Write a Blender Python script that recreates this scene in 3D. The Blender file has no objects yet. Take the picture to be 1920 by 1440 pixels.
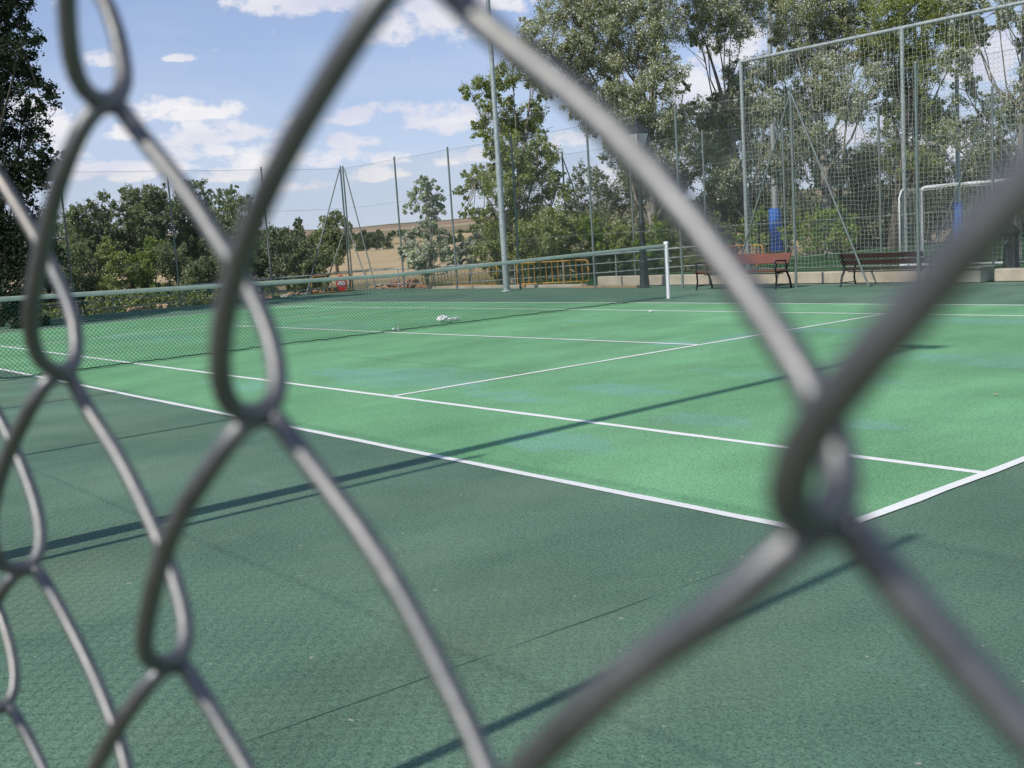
import bpy, math, random
import numpy as np
from mathutils import Vector, Matrix
R = math.radians
sc = bpy.context.scene
rng = np.random.default_rng(7); random.seed(7)

# ---------------------------------------------------------------- camera
CAM = np.array([14.6645, -3.9214, 1.3633])
RT = np.array([0.6323, 0.7720, -0.0646]); UP = np.array([-0.0623, 0.1338, 0.9890]); FW = np.array([-0.7722, 0.6214, -0.1327])
FPX = 2029.39
cd = bpy.data.cameras.new('camera'); cam = bpy.data.objects.new('camera', cd); sc.collection.objects.link(cam); sc.camera = cam
m = Matrix.Identity(4)
for i in range(3):
    m[i][0] = RT[i]; m[i][1] = UP[i]; m[i][2] = -FW[i]; m[i][3] = CAM[i]
loc, rot, _ = m.decompose()
cam.location = loc; cam.rotation_mode = 'QUATERNION'; cam.rotation_quaternion = rot.normalized()
cd.sensor_fit = 'HORIZONTAL'; cd.sensor_width = 36; cd.lens = 36*FPX/1920
cd.clip_start = 0.004; cd.clip_end = 4000
cd.dof.use_dof = True; cd.dof.focus_distance = 16.0; cd.dof.aperture_fstop = 21.5

# ---------------------------------------------------------------- sky, sun, exposure
SUN_EL, SUN_DIR = 45.0, 272.5      # elevation; compass angle (from +X) of where the sun stands
sv = Vector((math.cos(R(SUN_DIR))*math.cos(R(SUN_EL)), math.sin(R(SUN_DIR))*math.cos(R(SUN_EL)), math.sin(R(SUN_EL))))
ld = bpy.data.lights.new('sun', 'SUN'); ld.energy = 3.5; ld.angle = R(0.75); ld.color = (1.0, 0.95, 0.87)
lo = bpy.data.objects.new('sun', ld); sc.collection.objects.link(lo); lo.rotation_euler = sv.to_track_quat('Z', 'Y').to_euler()
sc.view_settings.view_transform = 'Standard'; sc.view_settings.look = 'None'; sc.view_settings.exposure = 0.10; sc.view_settings.gamma = 1
SKY_STRENGTH = 0.125
w = bpy.data.worlds.new('World'); sc.world = w; w.use_nodes = True
NT = w.node_tree; NT.nodes.clear()
class NG:
    """tiny node-graph writer"""
    def __init__(s, nt): s.nt = nt
    def n(s, t, **k):
        o = s.nt.nodes.new(t)
        for a, b in k.items(): setattr(o, a, b)
        return o
    def put(s, sock, v):
        if v is None: return
        if hasattr(v, 'node'): s.nt.links.new(v, sock)
        else: sock.default_value = v
    def math(s, op, a, b=None, c=None, clamp=False):
        o = s.n('ShaderNodeMath', operation=op, use_clamp=clamp)
        for i, v in enumerate((a, b, c)): s.put(o.inputs[i], v)
        return o.outputs[0]
    def vmath(s, op, a, b=None):
        o = s.n('ShaderNodeVectorMath', operation=op)
        s.put(o.inputs[0], a); s.put(o.inputs[1], b)
        return o.outputs[1] if op in ('LENGTH', 'DISTANCE', 'DOT_PRODUCT') else o.outputs[0]
    def mix(s, f, a, b, blend='MIX'):
        o = s.n('ShaderNodeMix', data_type='RGBA', blend_type=blend)
        s.put(o.inputs[0], f); s.put(o.inputs[6], a); s.put(o.inputs[7], b)
        return o.outputs[2]
    def noise(s, vec, scale, detail=3, rough=.55, out=0):
        o = s.n('ShaderNodeTexNoise'); s.put(o.inputs['Vector'], vec)
        o.inputs['Scale'].default_value = scale; o.inputs['Detail'].default_value = detail; o.inputs['Roughness'].default_value = rough
        return o.outputs[out]
    def ramp(s, f, stops, interp='LINEAR'):
        o = s.n('ShaderNodeValToRGB'); s.put(o.inputs[0], f); cr = o.color_ramp; cr.interpolation = interp
        while len(cr.elements) < len(stops): cr.elements.new(.5)
        for e, (p, c) in zip(cr.elements, stops):
            e.position = p; e.color = (c, c, c, 1) if not hasattr(c, '__len__') else (*c[:3], 1)
        return o.outputs[0]
    def mapr(s, v, a, b, c=0., d=1.):
        o = s.n('ShaderNodeMapRange'); s.put(o.inputs[0], v)
        for i, q in enumerate((a, b, c, d)): o.inputs[i+1].default_value = q
        return o.outputs[0]
    def sep(s, v):
        o = s.n('ShaderNodeSeparateXYZ'); s.put(o.inputs[0], v); return o.outputs
    def comb(s, x, y, z):
        o = s.n('ShaderNodeCombineXYZ')
        for i, v in enumerate((x, y, z)): s.put(o.inputs[i], v)
        return o.outputs[0]
def C(r, g, b): return (r, g, b, 1.0)

def ray(u, v): 
    d = RT*((u-960)/FPX) - UP*((v-720)/FPX) + FW
    return d
def P(u, v, D): return CAM + ray(u, v)*D
def G(u, v, z=0.):
    d = ray(u, v); return CAM + d*((z-CAM[2])/d[2])
def onY(u, Y, v=500):
    d = ray(u, v); return CAM + d*((Y-CAM[1])/d[1])

g = NG(NT)
sky = g.n('ShaderNodeTexSky', sky_type='NISHITA'); sky.sun_disc = False
sky.sun_elevation = R(SUN_EL); sky.sun_rotation = R(180-2.5); sky.altitude = 700; sky.air_density = 1.0; sky.dust_density = .45; sky.ozone_density = 1.1
tc = g.n('ShaderNodeTexCoord'); gx, gy, gz = g.sep(tc.outputs['Generated'])
az = g.math('ARCTAN2', gy, gx); el = g.math('ARCSINE', gz)
clouds = [ # photo-seen cumulus: centre u,v and half sizes in px
 (310,212,85,20),(385,258,65,20),(100,250,42,22),(360,292,45,13),(290,318,55,14),(490,300,55,24),(800,42,105,42),(835,230,62,24),
 (660,222,45,13),(655,268,40,12),(615,302,50,15),(740,300,30,10),(560,6,90,24),(190,115,22,11),(335,110,26,6),(150,322,30,17),(50,210,40,25),
 (470,255,40,12),(410,212,30,12),(1170,345,60,20),(1325,180,55,45),(1370,100,45,40),(1590,250,60,25),(1860,120,70,45),(1780,280,60,30),(930,10,60,20),(560,232,22,8),(1060,265,45,15),(250,330,40,12),(430,330,45,12),(700,330,50,12),(560,350,60,10),(860,300,40,12),(240,250,30,14),(735,205,30,12),(130,290,30,15),(420,285,35,10)]
mask = None
nz = g.noise(g.vmath('MULTIPLY', tc.outputs['Generated'], (1, 1, 1.6)), 34, 8, .60)
nz2 = g.noise(g.vmath('MULTIPLY', tc.outputs['Generated'], (1, 1, 3.5)), 7, 5, .55)
nn = g.math('MULTIPLY', g.math('SUBTRACT', nz, .5), 4.4)
shade = None
for (u, v, a, b) in clouds:
    d = ray(u, v); d = d/np.linalg.norm(d)
    A, E = math.atan2(d[1], d[0]), math.asin(d[2])
    dx = g.math('DIVIDE', g.math('SUBTRACT', az, A), 1.35*a/FPX); dy = g.math('DIVIDE', g.math('SUBTRACT', el, E), 1.5*b/FPX)
    # flat-bottomed: distances below the centre count for more
    dyb = g.math('MULTIPLY', g.math('MINIMUM', dy, 0.), .75)
    dd = g.math('ADD', g.math('MULTIPLY', dx, dx), g.math('MULTIPLY', g.math('ADD', dy, dyb), g.math('ADD', dy, dyb)))
    f = g.math('SUBTRACT', 1., dd)
    mask = f if mask is None else g.math('MAXIMUM', mask, f)
mask = g.math('MAXIMUM', mask, -1.0)
cm = g.math('ADD', g.math('ADD', g.math('MULTIPLY', mask, .75), nn), .12)
cm = g.mapr(cm, .05, .75); 
# thin veil of haze cloud low in the sky and random cumulus elsewhere
veil = g.math('MULTIPLY', g.mapr(el, .30, .02), g.mapr(nz2, .38, .72))
high = g.math('MULTIPLY', g.mapr(nz2, .46, .64), g.mapr(nz, .34, .6))
beh = g.mapr(g.math('SUBTRACT', g.vmath('DOT_PRODUCT', tc.outputs['Generated'], tuple(FW)), .75), .0, -.2)   # the unseen rest of the sky dome; extra cloud there whitens the fill light
cl = g.math('MAXIMUM', cm, g.math('MULTIPLY', high, beh))
lowblue = g.mapr(el, .42, .0)
skyc = g.mix(1., sky.outputs[0], C(.72, .80, 1.0), 'MULTIPLY')
base = g.mix(g.mapr(el, .34, .03, 0., .80), skyc, C(4.2, 4.75, 6.0))
base = g.mix(g.math('MULTIPLY', veil, .38), base, C(5.6, 5.8, 6.7))
under = g.mapr(nz2, .35, .65)
ccol = g.mix(under, C(5.2, 5.3, 6.2), C(7.2, 7.0, 7.0))
col = g.mix(g.math('MULTIPLY', cl, .86), base, ccol)
bg = g.n('ShaderNodeBackground'); g.put(bg.inputs[0], col); bg.inputs[1].default_value = SKY_STRENGTH
out = g.n('ShaderNodeOutputWorld'); NT.links.new(bg.outputs[0], out.inputs[0])

# ---------------------------------------------------------------- materials
def mat(name, build=None, col=(.5, .5, .5), rough=.6, metal=0., spec=.5, noise=0., nscale=8., bump=0., bscale=60.):
    mt = bpy.data.materials.new(name); mt.use_nodes = True; nt = mt.node_tree; h = NG(nt)
    b = nt.nodes['Principled BSDF']; b.inputs['Roughness'].default_value = rough; b.inputs['Metallic'].default_value = metal
    b.inputs['Specular IOR Level'].default_value = spec; b.inputs['Base Color'].default_value = C(*col)
    o = h.n('ShaderNodeTexCoord').outputs['Object']
    if noise:
        f = h.noise(o, nscale, 5, .6)
        k = h.mapr(f, .3, .7, 1-noise, 1+noise)
        h.put(b.inputs['Base Color'], h.mix(1., C(*col), h.comb(k, k, k), 'MULTIPLY'))
        h.put(b.inputs['Roughness'], h.mapr(f, .3, .7, max(.05, rough-.12), min(1, rough+.12)))
    if bump:
        bn = h.n('ShaderNodeBump'); bn.inputs['Strength'].default_value = bump; bn.inputs['Distance'].default_value = .01
        h.put(bn.inputs['Height'], h.noise(o, bscale, 4, .6)); h.put(b.inputs['Normal'], bn.outputs[0])
    if build: build(h, b, o)
    return mt
def court(colA, colB, blot):
    def f(h, b, o):
        big = h.noise(o, .35, 4, .6); mid = h.noise(h.vmath('MULTIPLY', o, (1, .45, 1)), 1.7, 6, .65); fine = h.noise(o, 120, 2, .6); gran = h.noise(o, 62, 3, .8)
        c = h.mix(h.mapr(big, .3, .7), C(*colA), C(*colB))
        k = h.mapr(mid, .25, .75, .88, 1.13); c = h.mix(1., c, h.comb(k, k, k), 'MULTIPLY')
        scuff = h.mapr(h.noise(h.vmath('MULTIPLY', o, (.5, 2.6, 1)), 1.3, 6, .7), .60, .74)
        c = h.mix(h.math('MULTIPLY', scuff, .14), c, C(.34, .50, .42))
        if blot:
            mm = None
            for (x, y, a, q, s) in blot:
                sx, sy, _z = h.sep(h.vmath('SUBTRACT', o, (x, y, 0)))
                dd = h.math('ADD', h.math('POWER', h.math('ABSOLUTE', h.math('DIVIDE', sx, a)), 2.), h.math('POWER', h.math('ABSOLUTE', h.math('DIVIDE', sy, q)), 2.))
                e = h.math('MULTIPLY', h.math('SUBTRACT', 1., dd), s)
                mm = e if mm is None else h.math('MAXIMUM', mm, e)
            bl = h.math('ADD', h.math('MAXIMUM', mm, -.6), h.math('MULTIPLY', h.math('SUBTRACT', h.noise(h.vmath('MULTIPLY', o, (1, 2.6, 1)), 1.9, 8, .74), .5), 4.6))
            c = h.mix(h.math('MULTIPLY', h.mapr(bl, .10, .8), .48), c, C(.22, .46, .40))
        sp = h.mapr(fine, .33, .43, 0., 1.)
        gr = h.mapr(gran, .36, .58, .68, 1.10)
        big2 = h.mapr(h.noise(h.vmath('MULTIPLY', o, (1, .6, 1)), .8, 5, .6), .3, .7, .80, 1.16); c = h.mix(1., c, h.comb(big2, big2, h.math('MULTIPLY', big2, .99)), 'MULTIPLY')
        c = h.mix(1., c, h.comb(gr, gr, gr), 'MULTIPLY')
        c = h.mix(h.math('MULTIPLY', h.math('SUBTRACT', 1., sp), .72), c, C(.012, .03, .025))
        dust = h.mapr(h.noise(h.vmath('MULTIPLY', o, (1, .8, 1)), .55, 6, .62), .50, .72)
        c = h.mix(h.math('MULTIPLY', dust, .30 if not blot else .10), c, C(.26, .34, .20))
        ws = h.mapr(h.noise(o, 23, 1, .4), .775, .79)
        c = h.mix(h.math('MULTIPLY', ws, .55), c, C(.5, .47, .38))
        h.put(b.inputs['Base Color'], c)
        bn = h.n('ShaderNodeBump'); bn.inputs['Strength'].default_value = .75; bn.inputs['Distance'].default_value = .005
        h.put(bn.inputs['Height'], h.math('ADD', h.noise(o, 95, 3, .7), h.math('MULTIPLY', gran, .7))); h.put(b.inputs['Normal'], bn.outputs[0])
    return f
BLOT = [(5.2,2.3,1.3,.75,1.),(4.2,2.2,.9,.35,1.2),(9.3,.75,.6,.35,1.),(9.6,1.9,.5,.3,.9),(7.3,1.9,.8,.3,.7),(8.0,2.7,.7,.35,1.),(6.1,2.2,.7,.3,.9),(3.9,1.0,1.,.3,.8),(10.6,2.3,.4,.2,.8),(8.9,3.9,1.2,.3,.7),(9.9,5.5,1.5,.5,.7),(6.9,7.4,1.1,.35,1.1),(8.5,8.8,2.0,.4,1.0),(11,7.6,1.2,.35,.7),(5.8,5.7,.5,.35,1.0),(6.2,6.6,.3,1.1,.9),(-3,6,2,.7,.6),(-5,3.4,2.4,.6,.6),(1.9,7.8,.9,.25,.5)]
M_court = mat('outer_court', court((.106, .198, .138), (.145, .250, .172), None), rough=.93, spec=.22)
M_play = mat('play_green', court((.165, .395, .190), (.205, .455, .235), BLOT), rough=.93, spec=.22)
def wornline(h, b, o):
    f = h.noise(o, 9, 6, .7); e = h.noise(o, 120, 3, .7)
    c = h.mix(h.mapr(f, .3, .75), C(.76, .78, .73), C(.88, .88, .85))
    c = h.mix(h.mapr(e, .66, .74), c, C(.16, .27, .2))
    c = h.mix(h.math('MULTIPLY', h.mapr(h.noise(o, 2.3, 5, .7), .58, .75), .3), c, C(.42, .52, .44))
    h.put(b.inputs['Base Color'], c)
    bn = h.n('ShaderNodeBump'); bn.inputs['Strength'].default_value = .5; bn.inputs['Distance'].default_value = .004
    h.put(bn.inputs['Height'], e); h.put(b.inputs['Normal'], bn.outputs[0])
M_line = mat('line_paint', wornline, rough=.9, spec=.2)
M_seam = mat('seam', col=(.05, .12, .085), rough=.95)
M_galv = mat('galvanised_steel', col=(.36, .40, .39), rough=.5, metal=.35, noise=.22, nscale=14)
M_galvg = mat('green_grey_steel', col=(.17, .205, .19), rough=.5, metal=.2, noise=.2, nscale=9)
def wirem(h, b, o):
    f = h.noise(o, 140, 5, .6); r = h.noise(o, 22, 4, .6)
    c = h.mix(h.mapr(f, .3, .7), C(.165, .168, .166), C(.235, .236, .23))
    c = h.mix(h.math('MULTIPLY', h.mapr(r, .55, .72), .40), c, C(.34, .28, .20))
    h.put(b.inputs['Base Color'], c); h.put(b.inputs['Roughness'], h.mapr(f, .3, .7, .40, .58))
    bn = h.n('ShaderNodeBump'); bn.inputs['Strength'].default_value = .3; bn.inputs['Distance'].default_value = .0003
    h.put(bn.inputs['Height'], h.noise(o, 900, 3, .6)); h.put(b.inputs['Normal'], bn.outputs[0])
M_wire = mat('weathered_wire', wirem, metal=.85, rough=.5)
M_wiref = mat('far_wire', col=(.20, .24, .22), rough=.6, metal=.2)
M_cord = mat('net_cord', col=(.045, .115, .080), rough=.9)
M_tape = mat('net_band', col=(.30, .38, .31), rough=.85, noise=.12, nscale=5)
M_white = mat('white_paint', col=(.80, .80, .79), rough=.4, noise=.05)
M_cream = mat('cream_cord', col=(.66, .69, .60), rough=.9)
M_concrete = mat('concrete', col=(.50, .43, .33), rough=.95, noise=.2, nscale=3, bump=.5, bscale=40)
M_stone = mat('plinth_stone', col=(.44, .45, .38), rough=.95, noise=.2, nscale=5, bump=.5)
M_iron = mat('black_iron', col=(.012, .013, .013), rough=.45, metal=.3, noise=.2)
M_lampiron = mat('lamp_iron', col=(.035, .042, .042), rough=.6, metal=.2, noise=.2)
def wood(ca, cb):
    def f(h, b, o):
        n = h.noise(h.vmath('MULTIPLY', o, (1.2, 14, 14)), 3, 6, .65)
        h.put(b.inputs['Base Color'], h.mix(h.mapr(n, .3, .7), C(*ca), C(*cb)))
    return f
M_woodr = mat('varnished_plank', wood((.125, .044, .028), (.20, .075, .046)), rough=.42)
M_woodd = mat('dark_plank', wood((.035, .012, .010), (.07, .024, .018)), rough=.42)
M_yel = mat('yellow_paint', col=(.72, .33, .03), rough=.45, noise=.15)
M_red = mat('sign_red', col=(.62, .03, .03), rough=.4)
M_signw = mat('sign_white', col=(.8, .8, .78), rough=.5)
M_signg = mat('sign_grey', col=(.35, .36, .36), rough=.6)
M_blue = mat('blue_pad', col=(.045, .18, .66), rough=.45, noise=.1, nscale=3)
def frost(h, b, o): b.inputs['Transmission Weight'].default_value = .25
M_glass = mat('frosted_glass', col=(.78, .78, .75), rough=.45)
M_turf = mat('turf', col=(.030, .085, .026), rough=.98, noise=.35, nscale=1.2, bump=.8, bscale=60, spec=.1)
M_turfline = mat('turf_line', col=(.66, .68, .62), rough=.95, noise=.1)
M_path = mat('path_paving', col=(.13, .14, .085), rough=.95, noise=.2, nscale=2, bump=.5)
M_brick = mat('brick_rubble', col=(.40, .22, .14), rough=.95, noise=.45, nscale=9)
M_sand = mat('sandy_stone', col=(.50, .37, .22), rough=.95, noise=.3, nscale=11)
M_bag = mat('white_plastic', col=(.82, .80, .80), rough=.5)
M_lens = mat('lamp_lens', col=(.05, .06, .06), rough=.1)
def bark(ca, cb):
    def f(h, b, o):
        n = h.noise(h.vmath('MULTIPLY', o, (5, 5, 1.2)), 2.2, 6, .7)
        h.put(b.inputs['Base Color'], h.mix(h.mapr(n, .38, .6), C(*ca), C(*cb)))
        bn = h.n('ShaderNodeBump'); bn.inputs['Strength'].default_value = .8; bn.inputs['Distance'].default_value = .03
        h.put(bn.inputs['Height'], n); h.put(b.inputs['Normal'], bn.outputs[0])
    return f
M_barkp = mat('pale_bark', bark((.10, .09, .075), (.34, .31, .26)), rough=.95)
M_barkd = mat('dark_bark', bark((.04, .033, .026), (.12, .10, .08)), rough=.95)
def leaf(name, a, b_, c_, back=None, trans=.28):
    def f(h, b, o):
        geo = h.n('ShaderNodeNewGeometry'); r = geo.outputs['Random Per Island']
        col = h.ramp(r, [(0., a), (.55, b_), (1., c_)])
        if back: col = h.mix(geo.outputs['Backfacing'], col, C(*back))
        h.put(b.inputs['Base Color'], col); b.inputs['Roughness'].default_value = .55; b.inputs['Specular IOR Level'].default_value = .35
        tr = h.n('ShaderNodeBsdfTranslucent'); h.put(tr.inputs[0], h.mix(.6, col, C(.12, .2, .02)))
        mx = h.n('ShaderNodeMixShader'); mx.inputs[0].default_value = trans
        o_ = [n for n in h.nt.nodes if n.type == 'OUTPUT_MATERIAL'][0]
        h.nt.links.new(b.outputs[0], mx.inputs[1]); h.nt.links.new(tr.outputs[0], mx.inputs[2]); h.nt.links.new(mx.outputs[0], o_.inputs[0])
    return mat(name, f)
L_pop = leaf('poplar_leaf', (.12, .165, .028), (.25, .29, .070), (.44, .46, .20), (.84, .84, .73), .35)
L_popg = leaf('green_poplar_leaf', (.12, .18, .018), (.28, .345, .045), (.43, .48, .11), (.55, .57, .34), .38)
L_sil = leaf('silver_leaf', (.26, .34, .12), (.46, .52, .27), (.72, .75, .54), (.85, .86, .78), .35)
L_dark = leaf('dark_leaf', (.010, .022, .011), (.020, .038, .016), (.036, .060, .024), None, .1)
L_mid = leaf('broad_leaf', (.12, .17, .06), (.21, .27, .105), (.33, .38, .17), (.36, .40, .25), .38)
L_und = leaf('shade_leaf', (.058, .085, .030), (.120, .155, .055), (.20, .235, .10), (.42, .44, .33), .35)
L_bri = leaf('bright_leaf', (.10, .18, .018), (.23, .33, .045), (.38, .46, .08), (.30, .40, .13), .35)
L_far = leaf('far_leaf', (.060, .095, .04), (.095, .135, .06), (.14, .185, .085))
def terr(h, b, o):
    d = h.vmath('DISTANCE', h.vmath('MULTIPLY', o, (1, 1, 0)), (14.66, -3.92, 0))
    n1 = h.noise(o, .012, 4, .6); n2 = h.noise(o, .5, 5, .65); n3 = h.noise(h.vmath('MULTIPLY', o, (1, 1, 0)), .035, 5, .7)
    dw = h.math('ADD', d, h.math('MULTIPLY', h.math('SUBTRACT', n1, .5), 120.))
    f = h.math('DIVIDE', dw, 1000.)
    near = h.mix(h.mapr(n2, .52, .74), C(.05, .075, .022), C(.24, .19, .11))
    tan = h.mix(h.mapr(n2, .3, .7), C(.42, .31, .165), C(.54, .42, .25)); tan = h.mix(h.math('MULTIPLY', h.mapr(h.noise(h.vmath('MULTIPLY', o, (1, 1, 0)), .09, 6, .7), .52, .66), .5), tan, C(.27, .24, .12))
    far = h.ramp(f, [(0., (.50, .37, .2)), (.30, (.50, .38, .21)), (.335, (.16, .17, .07)), (.36, (.46, .34, .19)), (.45, (.48, .37, .22)), (.48, (.12, .14, .06)),
                     (.55, (.36, .24, .16)), (.62, (.20, .20, .10)), (.68, (.42, .32, .21)), (.75, (.32, .22, .15)), (.83, (.33, .23, .16)), (.90, (.10, .13, .06))])
    c = h.mix(h.mapr(d, 45, 75), near, tan)
    c = h.mix(h.mapr(d, 200, 330), c, far)
    scrub = h.math('MULTIPLY', h.mapr(n3, .56, .60), h.mapr(d, 350, 500))
    c = h.mix(h.math('MULTIPLY', scrub, .8), c, C(.07, .09, .04))
    h.put(b.inputs['Base Color'], c)
M_terr = mat('countryside', terr, rough=1., spec=.1)

# ---------------------------------------------------------------- mesh helpers
class MB:
    def __init__(s): s.v = []; s.f = []; s.sm = []
    def add(s, vs, fs, smooth=False):
        n = len(s.v); s.v += [tuple(map(float, q)) for q in vs]; s.f += [tuple(i+n for i in q) for q in fs]; s.sm += [smooth]*len(fs)
        return s
    def box(s, c, d, rz=0., rx=0., ry=0.):
        M = Matrix.Translation(Vector(c)) @ Matrix.Rotation(rz, 4, 'Z') @ Matrix.Rotation(ry, 4, 'Y') @ Matrix.Rotation(rx, 4, 'X')
        hx, hy, hz = d[0]/2, d[1]/2, d[2]/2
        b = min(hx, hy, hz)*.16
        vs = []; 
        for (sx, sy, sz) in [(x, y, z) for x in (-1, 1) for y in (-1, 1) for z in (-1, 1)]:
            for (ax, ay, az_) in ((b, b, 0), (b, 0, b), (0, b, b)):
                vs.append(M @ Vector((sx*(hx-ax), sy*(hy-ay), sz*(hz-az_))))
        idx = lambda x, y, z: ((x > 0)*4+(y > 0)*2+(z > 0))*3
        fs = []
        # corner tri: 0=(on z face) 1=(on y face) 2=(on x face)
        for x in (-1, 1):
            for y in (-1, 1):
                for z in (-1, 1):
                    i = idx(x, y, z); fs.append((i, i+1, i+2))
        def q(a): fs.append(a)
        for z in (-1, 1): q(tuple(idx(x, y, z) for x, y in ((-1, -1), (1, -1), (1, 1), (-1, 1))))
        for y in (-1, 1): q(tuple(idx(x, y, z)+1 for x, z in ((-1, -1), (1, -1), (1, 1), (-1, 1))))
        for x in (-1, 1): q(tuple(idx(x, y, z)+2 for y, z in ((-1, -1), (1, -1), (1, 1), (-1, 1))))
        for x in (-1, 1):
            for y in (-1, 1): q((idx(x, y, -1)+1, idx(x, y, 1)+1, idx(x, y, 1)+2, idx(x, y, -1)+2))
        for x in (-1, 1):
            for z in (-1, 1): q((idx(x, -1, z), idx(x, 1, z), idx(x, 1, z)+2, idx(x, -1, z)+2))
        for y in (-1, 1):
            for z in (-1, 1): q((idx(-1, y, z), idx(1, y, z), idx(1, y, z)+1, idx(-1, y, z)+1))
        return s.add(vs, fs)
    def tube(s, pts, r, sides=8, caps=True, closed=False):
        pts = [Vector(p) for p in pts]; n = len(pts)
        rr = r if hasattr(r, '__len__') else [r]*n
        T = []
        for i in range(n):
            a = pts[(i+1) % n] - pts[i-1] if closed else pts[min(i+1, n-1)] - pts[max(i-1, 0)]
            T.append(a.normalized() if a.length > 1e-9 else Vector((0, 0, 1)))
        u = T[0].orthogonal().normalized(); vs = []
        for i in range(n):
            u = (u - T[i]*u.dot(T[i])); u = u.normalized() if u.length > 1e-6 else T[i].orthogonal().normalized()
            w_ = T[i].cross(u)
            for k in range(sides):
                a = 2*math.pi*k/sides; vs.append(pts[i] + (u*math.cos(a)+w_*math.sin(a))*rr[i])
        fs = []
        for i in range(n if closed else n-1):
            j = (i+1) % n
            for k in range(sides): fs.append((i*sides+k, i*sides+(k+1) % sides, j*sides+(k+1) % sides, j*sides+k))
        s.add(vs, fs, sides > 4)
        if caps and not closed:
            s.add(vs[:sides], [tuple(range(sides-1, -1, -1))]); s.add(vs[-sides:], [tuple(range(sides))])
        return s
    def lathe(s, c, prof, sides=16, flute=0., rz=0.):
        vs = []; c = Vector(c)
        for (r, z) in prof:
            for k in range(sides):
                a = 2*math.pi*k/sides + rz; q = r*(1-flute*(k % 2))
                vs.append(c+Vector((q*math.cos(a), q*math.sin(a), z)))
        fs = [(i*sides+k, i*sides+(k+1) % sides, (i+1)*sides+(k+1) % sides, (i+1)*sides+k) for i in range(len(prof)-1) for k in range(sides)]
        s.add(vs, fs, sides > 8 and not flute); m_ = len(prof)-1
        s.add(vs[:sides], [tuple(range(sides-1, -1, -1))]); s.add(vs[m_*sides:], [tuple(range(sides))])
        return s
    def rock(s, c, r, seed):
        rr = random.Random(seed); t = (1+5**.5)/2
        vs = [(-1, t, 0), (1, t, 0), (-1, -t, 0), (1, -t, 0), (0, -1, t), (0, 1, t), (0, -1, -t), (0, 1, -t), (t, 0, -1), (t, 0, 1), (-t, 0, -1), (-t, 0, 1)]
        fs = [(0,11,5),(0,5,1),(0,1,7),(0,7,10),(0,10,11),(1,5,9),(5,11,4),(11,10,2),(10,7,6),(7,1,8),(3,9,4),(3,4,2),(3,2,6),(3,6,8),(3,8,9),(4,9,5),(2,4,11),(6,2,10),(8,6,7),(9,8,1)]
        k = (rr.uniform(.6, 1.3), rr.uniform(.6, 1.2), rr.uniform(.5, .9)); a = rr.uniform(0, 6.28)
        o = []
        for v in vs:
            q = rr.uniform(.75, 1.1)*r/1.9; x, y, z = v[0]*q*k[0], v[1]*q*k[1], v[2]*q*k[2]
            o.append((c[0]+x*math.cos(a)-y*math.sin(a), c[1]+x*math.sin(a)+y*math.cos(a), c[2]+z))
        return s.add(o, fs)
    def build(s, name, m_, parent=None, loc=None):
        me = bpy.data.meshes.new(name); me.from_pydata(s.v, [], s.f); me.polygons.foreach_set('use_smooth', s.sm); me.materials.append(m_); me.update()
        o = bpy.data.objects.new(name, me); sc.collection.objects.link(o)
        if parent: o.parent = parent
        if loc: o.location = loc
        return o
def tag(o, label=None, cat=None, group=None, kind=None):
    if label: o['label'] = label
    if cat: o['category'] = cat
    if group: o['group'] = group
    if kind: o['kind'] = kind
    return o
def empty(name, loc, label, cat, group=None, rz=0.):
    o = bpy.data.objects.new(name, None); sc.collection.objects.link(o); o.location = tuple(map(float, loc)); o.rotation_euler = (0, 0, rz); o.empty_display_size = .2
    return tag(o, label, cat, group)
def copy_tree(o, parent=None):
    c = o.copy(); sc.collection.objects.link(c)
    if parent: c.parent = parent
    for ch in [q for q in bpy.data.objects if q.parent == o]: copy_tree(ch, c)
    return c

# ---------------------------------------------------------------- ground, court, markings
def sheet(name, pts, z, m_, thick=.0):
    b = MB(); n = len(pts)
    if thick:
        b.add([(x, y, z) for x, y in pts]+[(x, y, z-thick) for x, y in pts], [tuple(range(n)), tuple(range(2*n-1, n-1, -1))]+[(i, i+n, (i+1) % n+n, (i+1) % n) for i in range(n)])
    else: b.add([(x, y, z) for x, y in pts], [tuple(range(n))])
    return tag(b.build(name, m_), kind='structure')
# countryside: one sheet to the horizon, centred on the court
def tz(d, a):
    z = -.42 + np.interp(d, [0, 34, 90, 230, 330, 420, 560, 700, 900, 1100, 1600, 3000], [0, 0, -.25, 1.0, 3.0, 5.0, 9.5, 14.5, 22.5, 23, 21, 12])
    z = z + np.interp(d, [150, 600, 1200], [0, 1.2, 3.2])*(np.sin(a*9+.4)+.5*np.sin(a*23+1.3)+.3*np.sin(a*57))
    return z
rad = [0, 6, 15, 25, 34, 45, 60, 80, 100, 140, 180, 230, 280, 330, 380, 430, 480, 520, 560, 620, 700, 780, 840, 900, 960, 1100, 1400, 2000, 3000]
NA = 240; vs = []; fs = []
for i, r_ in enumerate(rad):
    for k in range(NA):
        a = 2*math.pi*k/NA
        vs.append((CAM[0]+r_*math.cos(a), CAM[1]+r_*math.sin(a), float(tz(r_, a))))
for i in range(len(rad)-1):
    for k in range(NA): fs.append((i*NA+k, (i+1)*NA+k, (i+1)*NA+(k+1) % NA, i*NA+(k+1) % NA))
tag(MB().add(vs, fs, True).build('ground', M_terr), kind='structure')
sheet('court_surround', [(-16.75, -3.98), (26, -3.98), (26, 15.6), (-16.75, 15.6)], 0., M_court, .45)
sheet('path', [(-16, -9), (26, -9), (26, -4.0), (-16, -4.0)], -.02, M_path, .4)
sheet('turf_pitch', [(-11.0, 15.86), (45, 15.86), (45, 60), (-11.0, 60)], 0., M_turf, .45)
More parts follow.
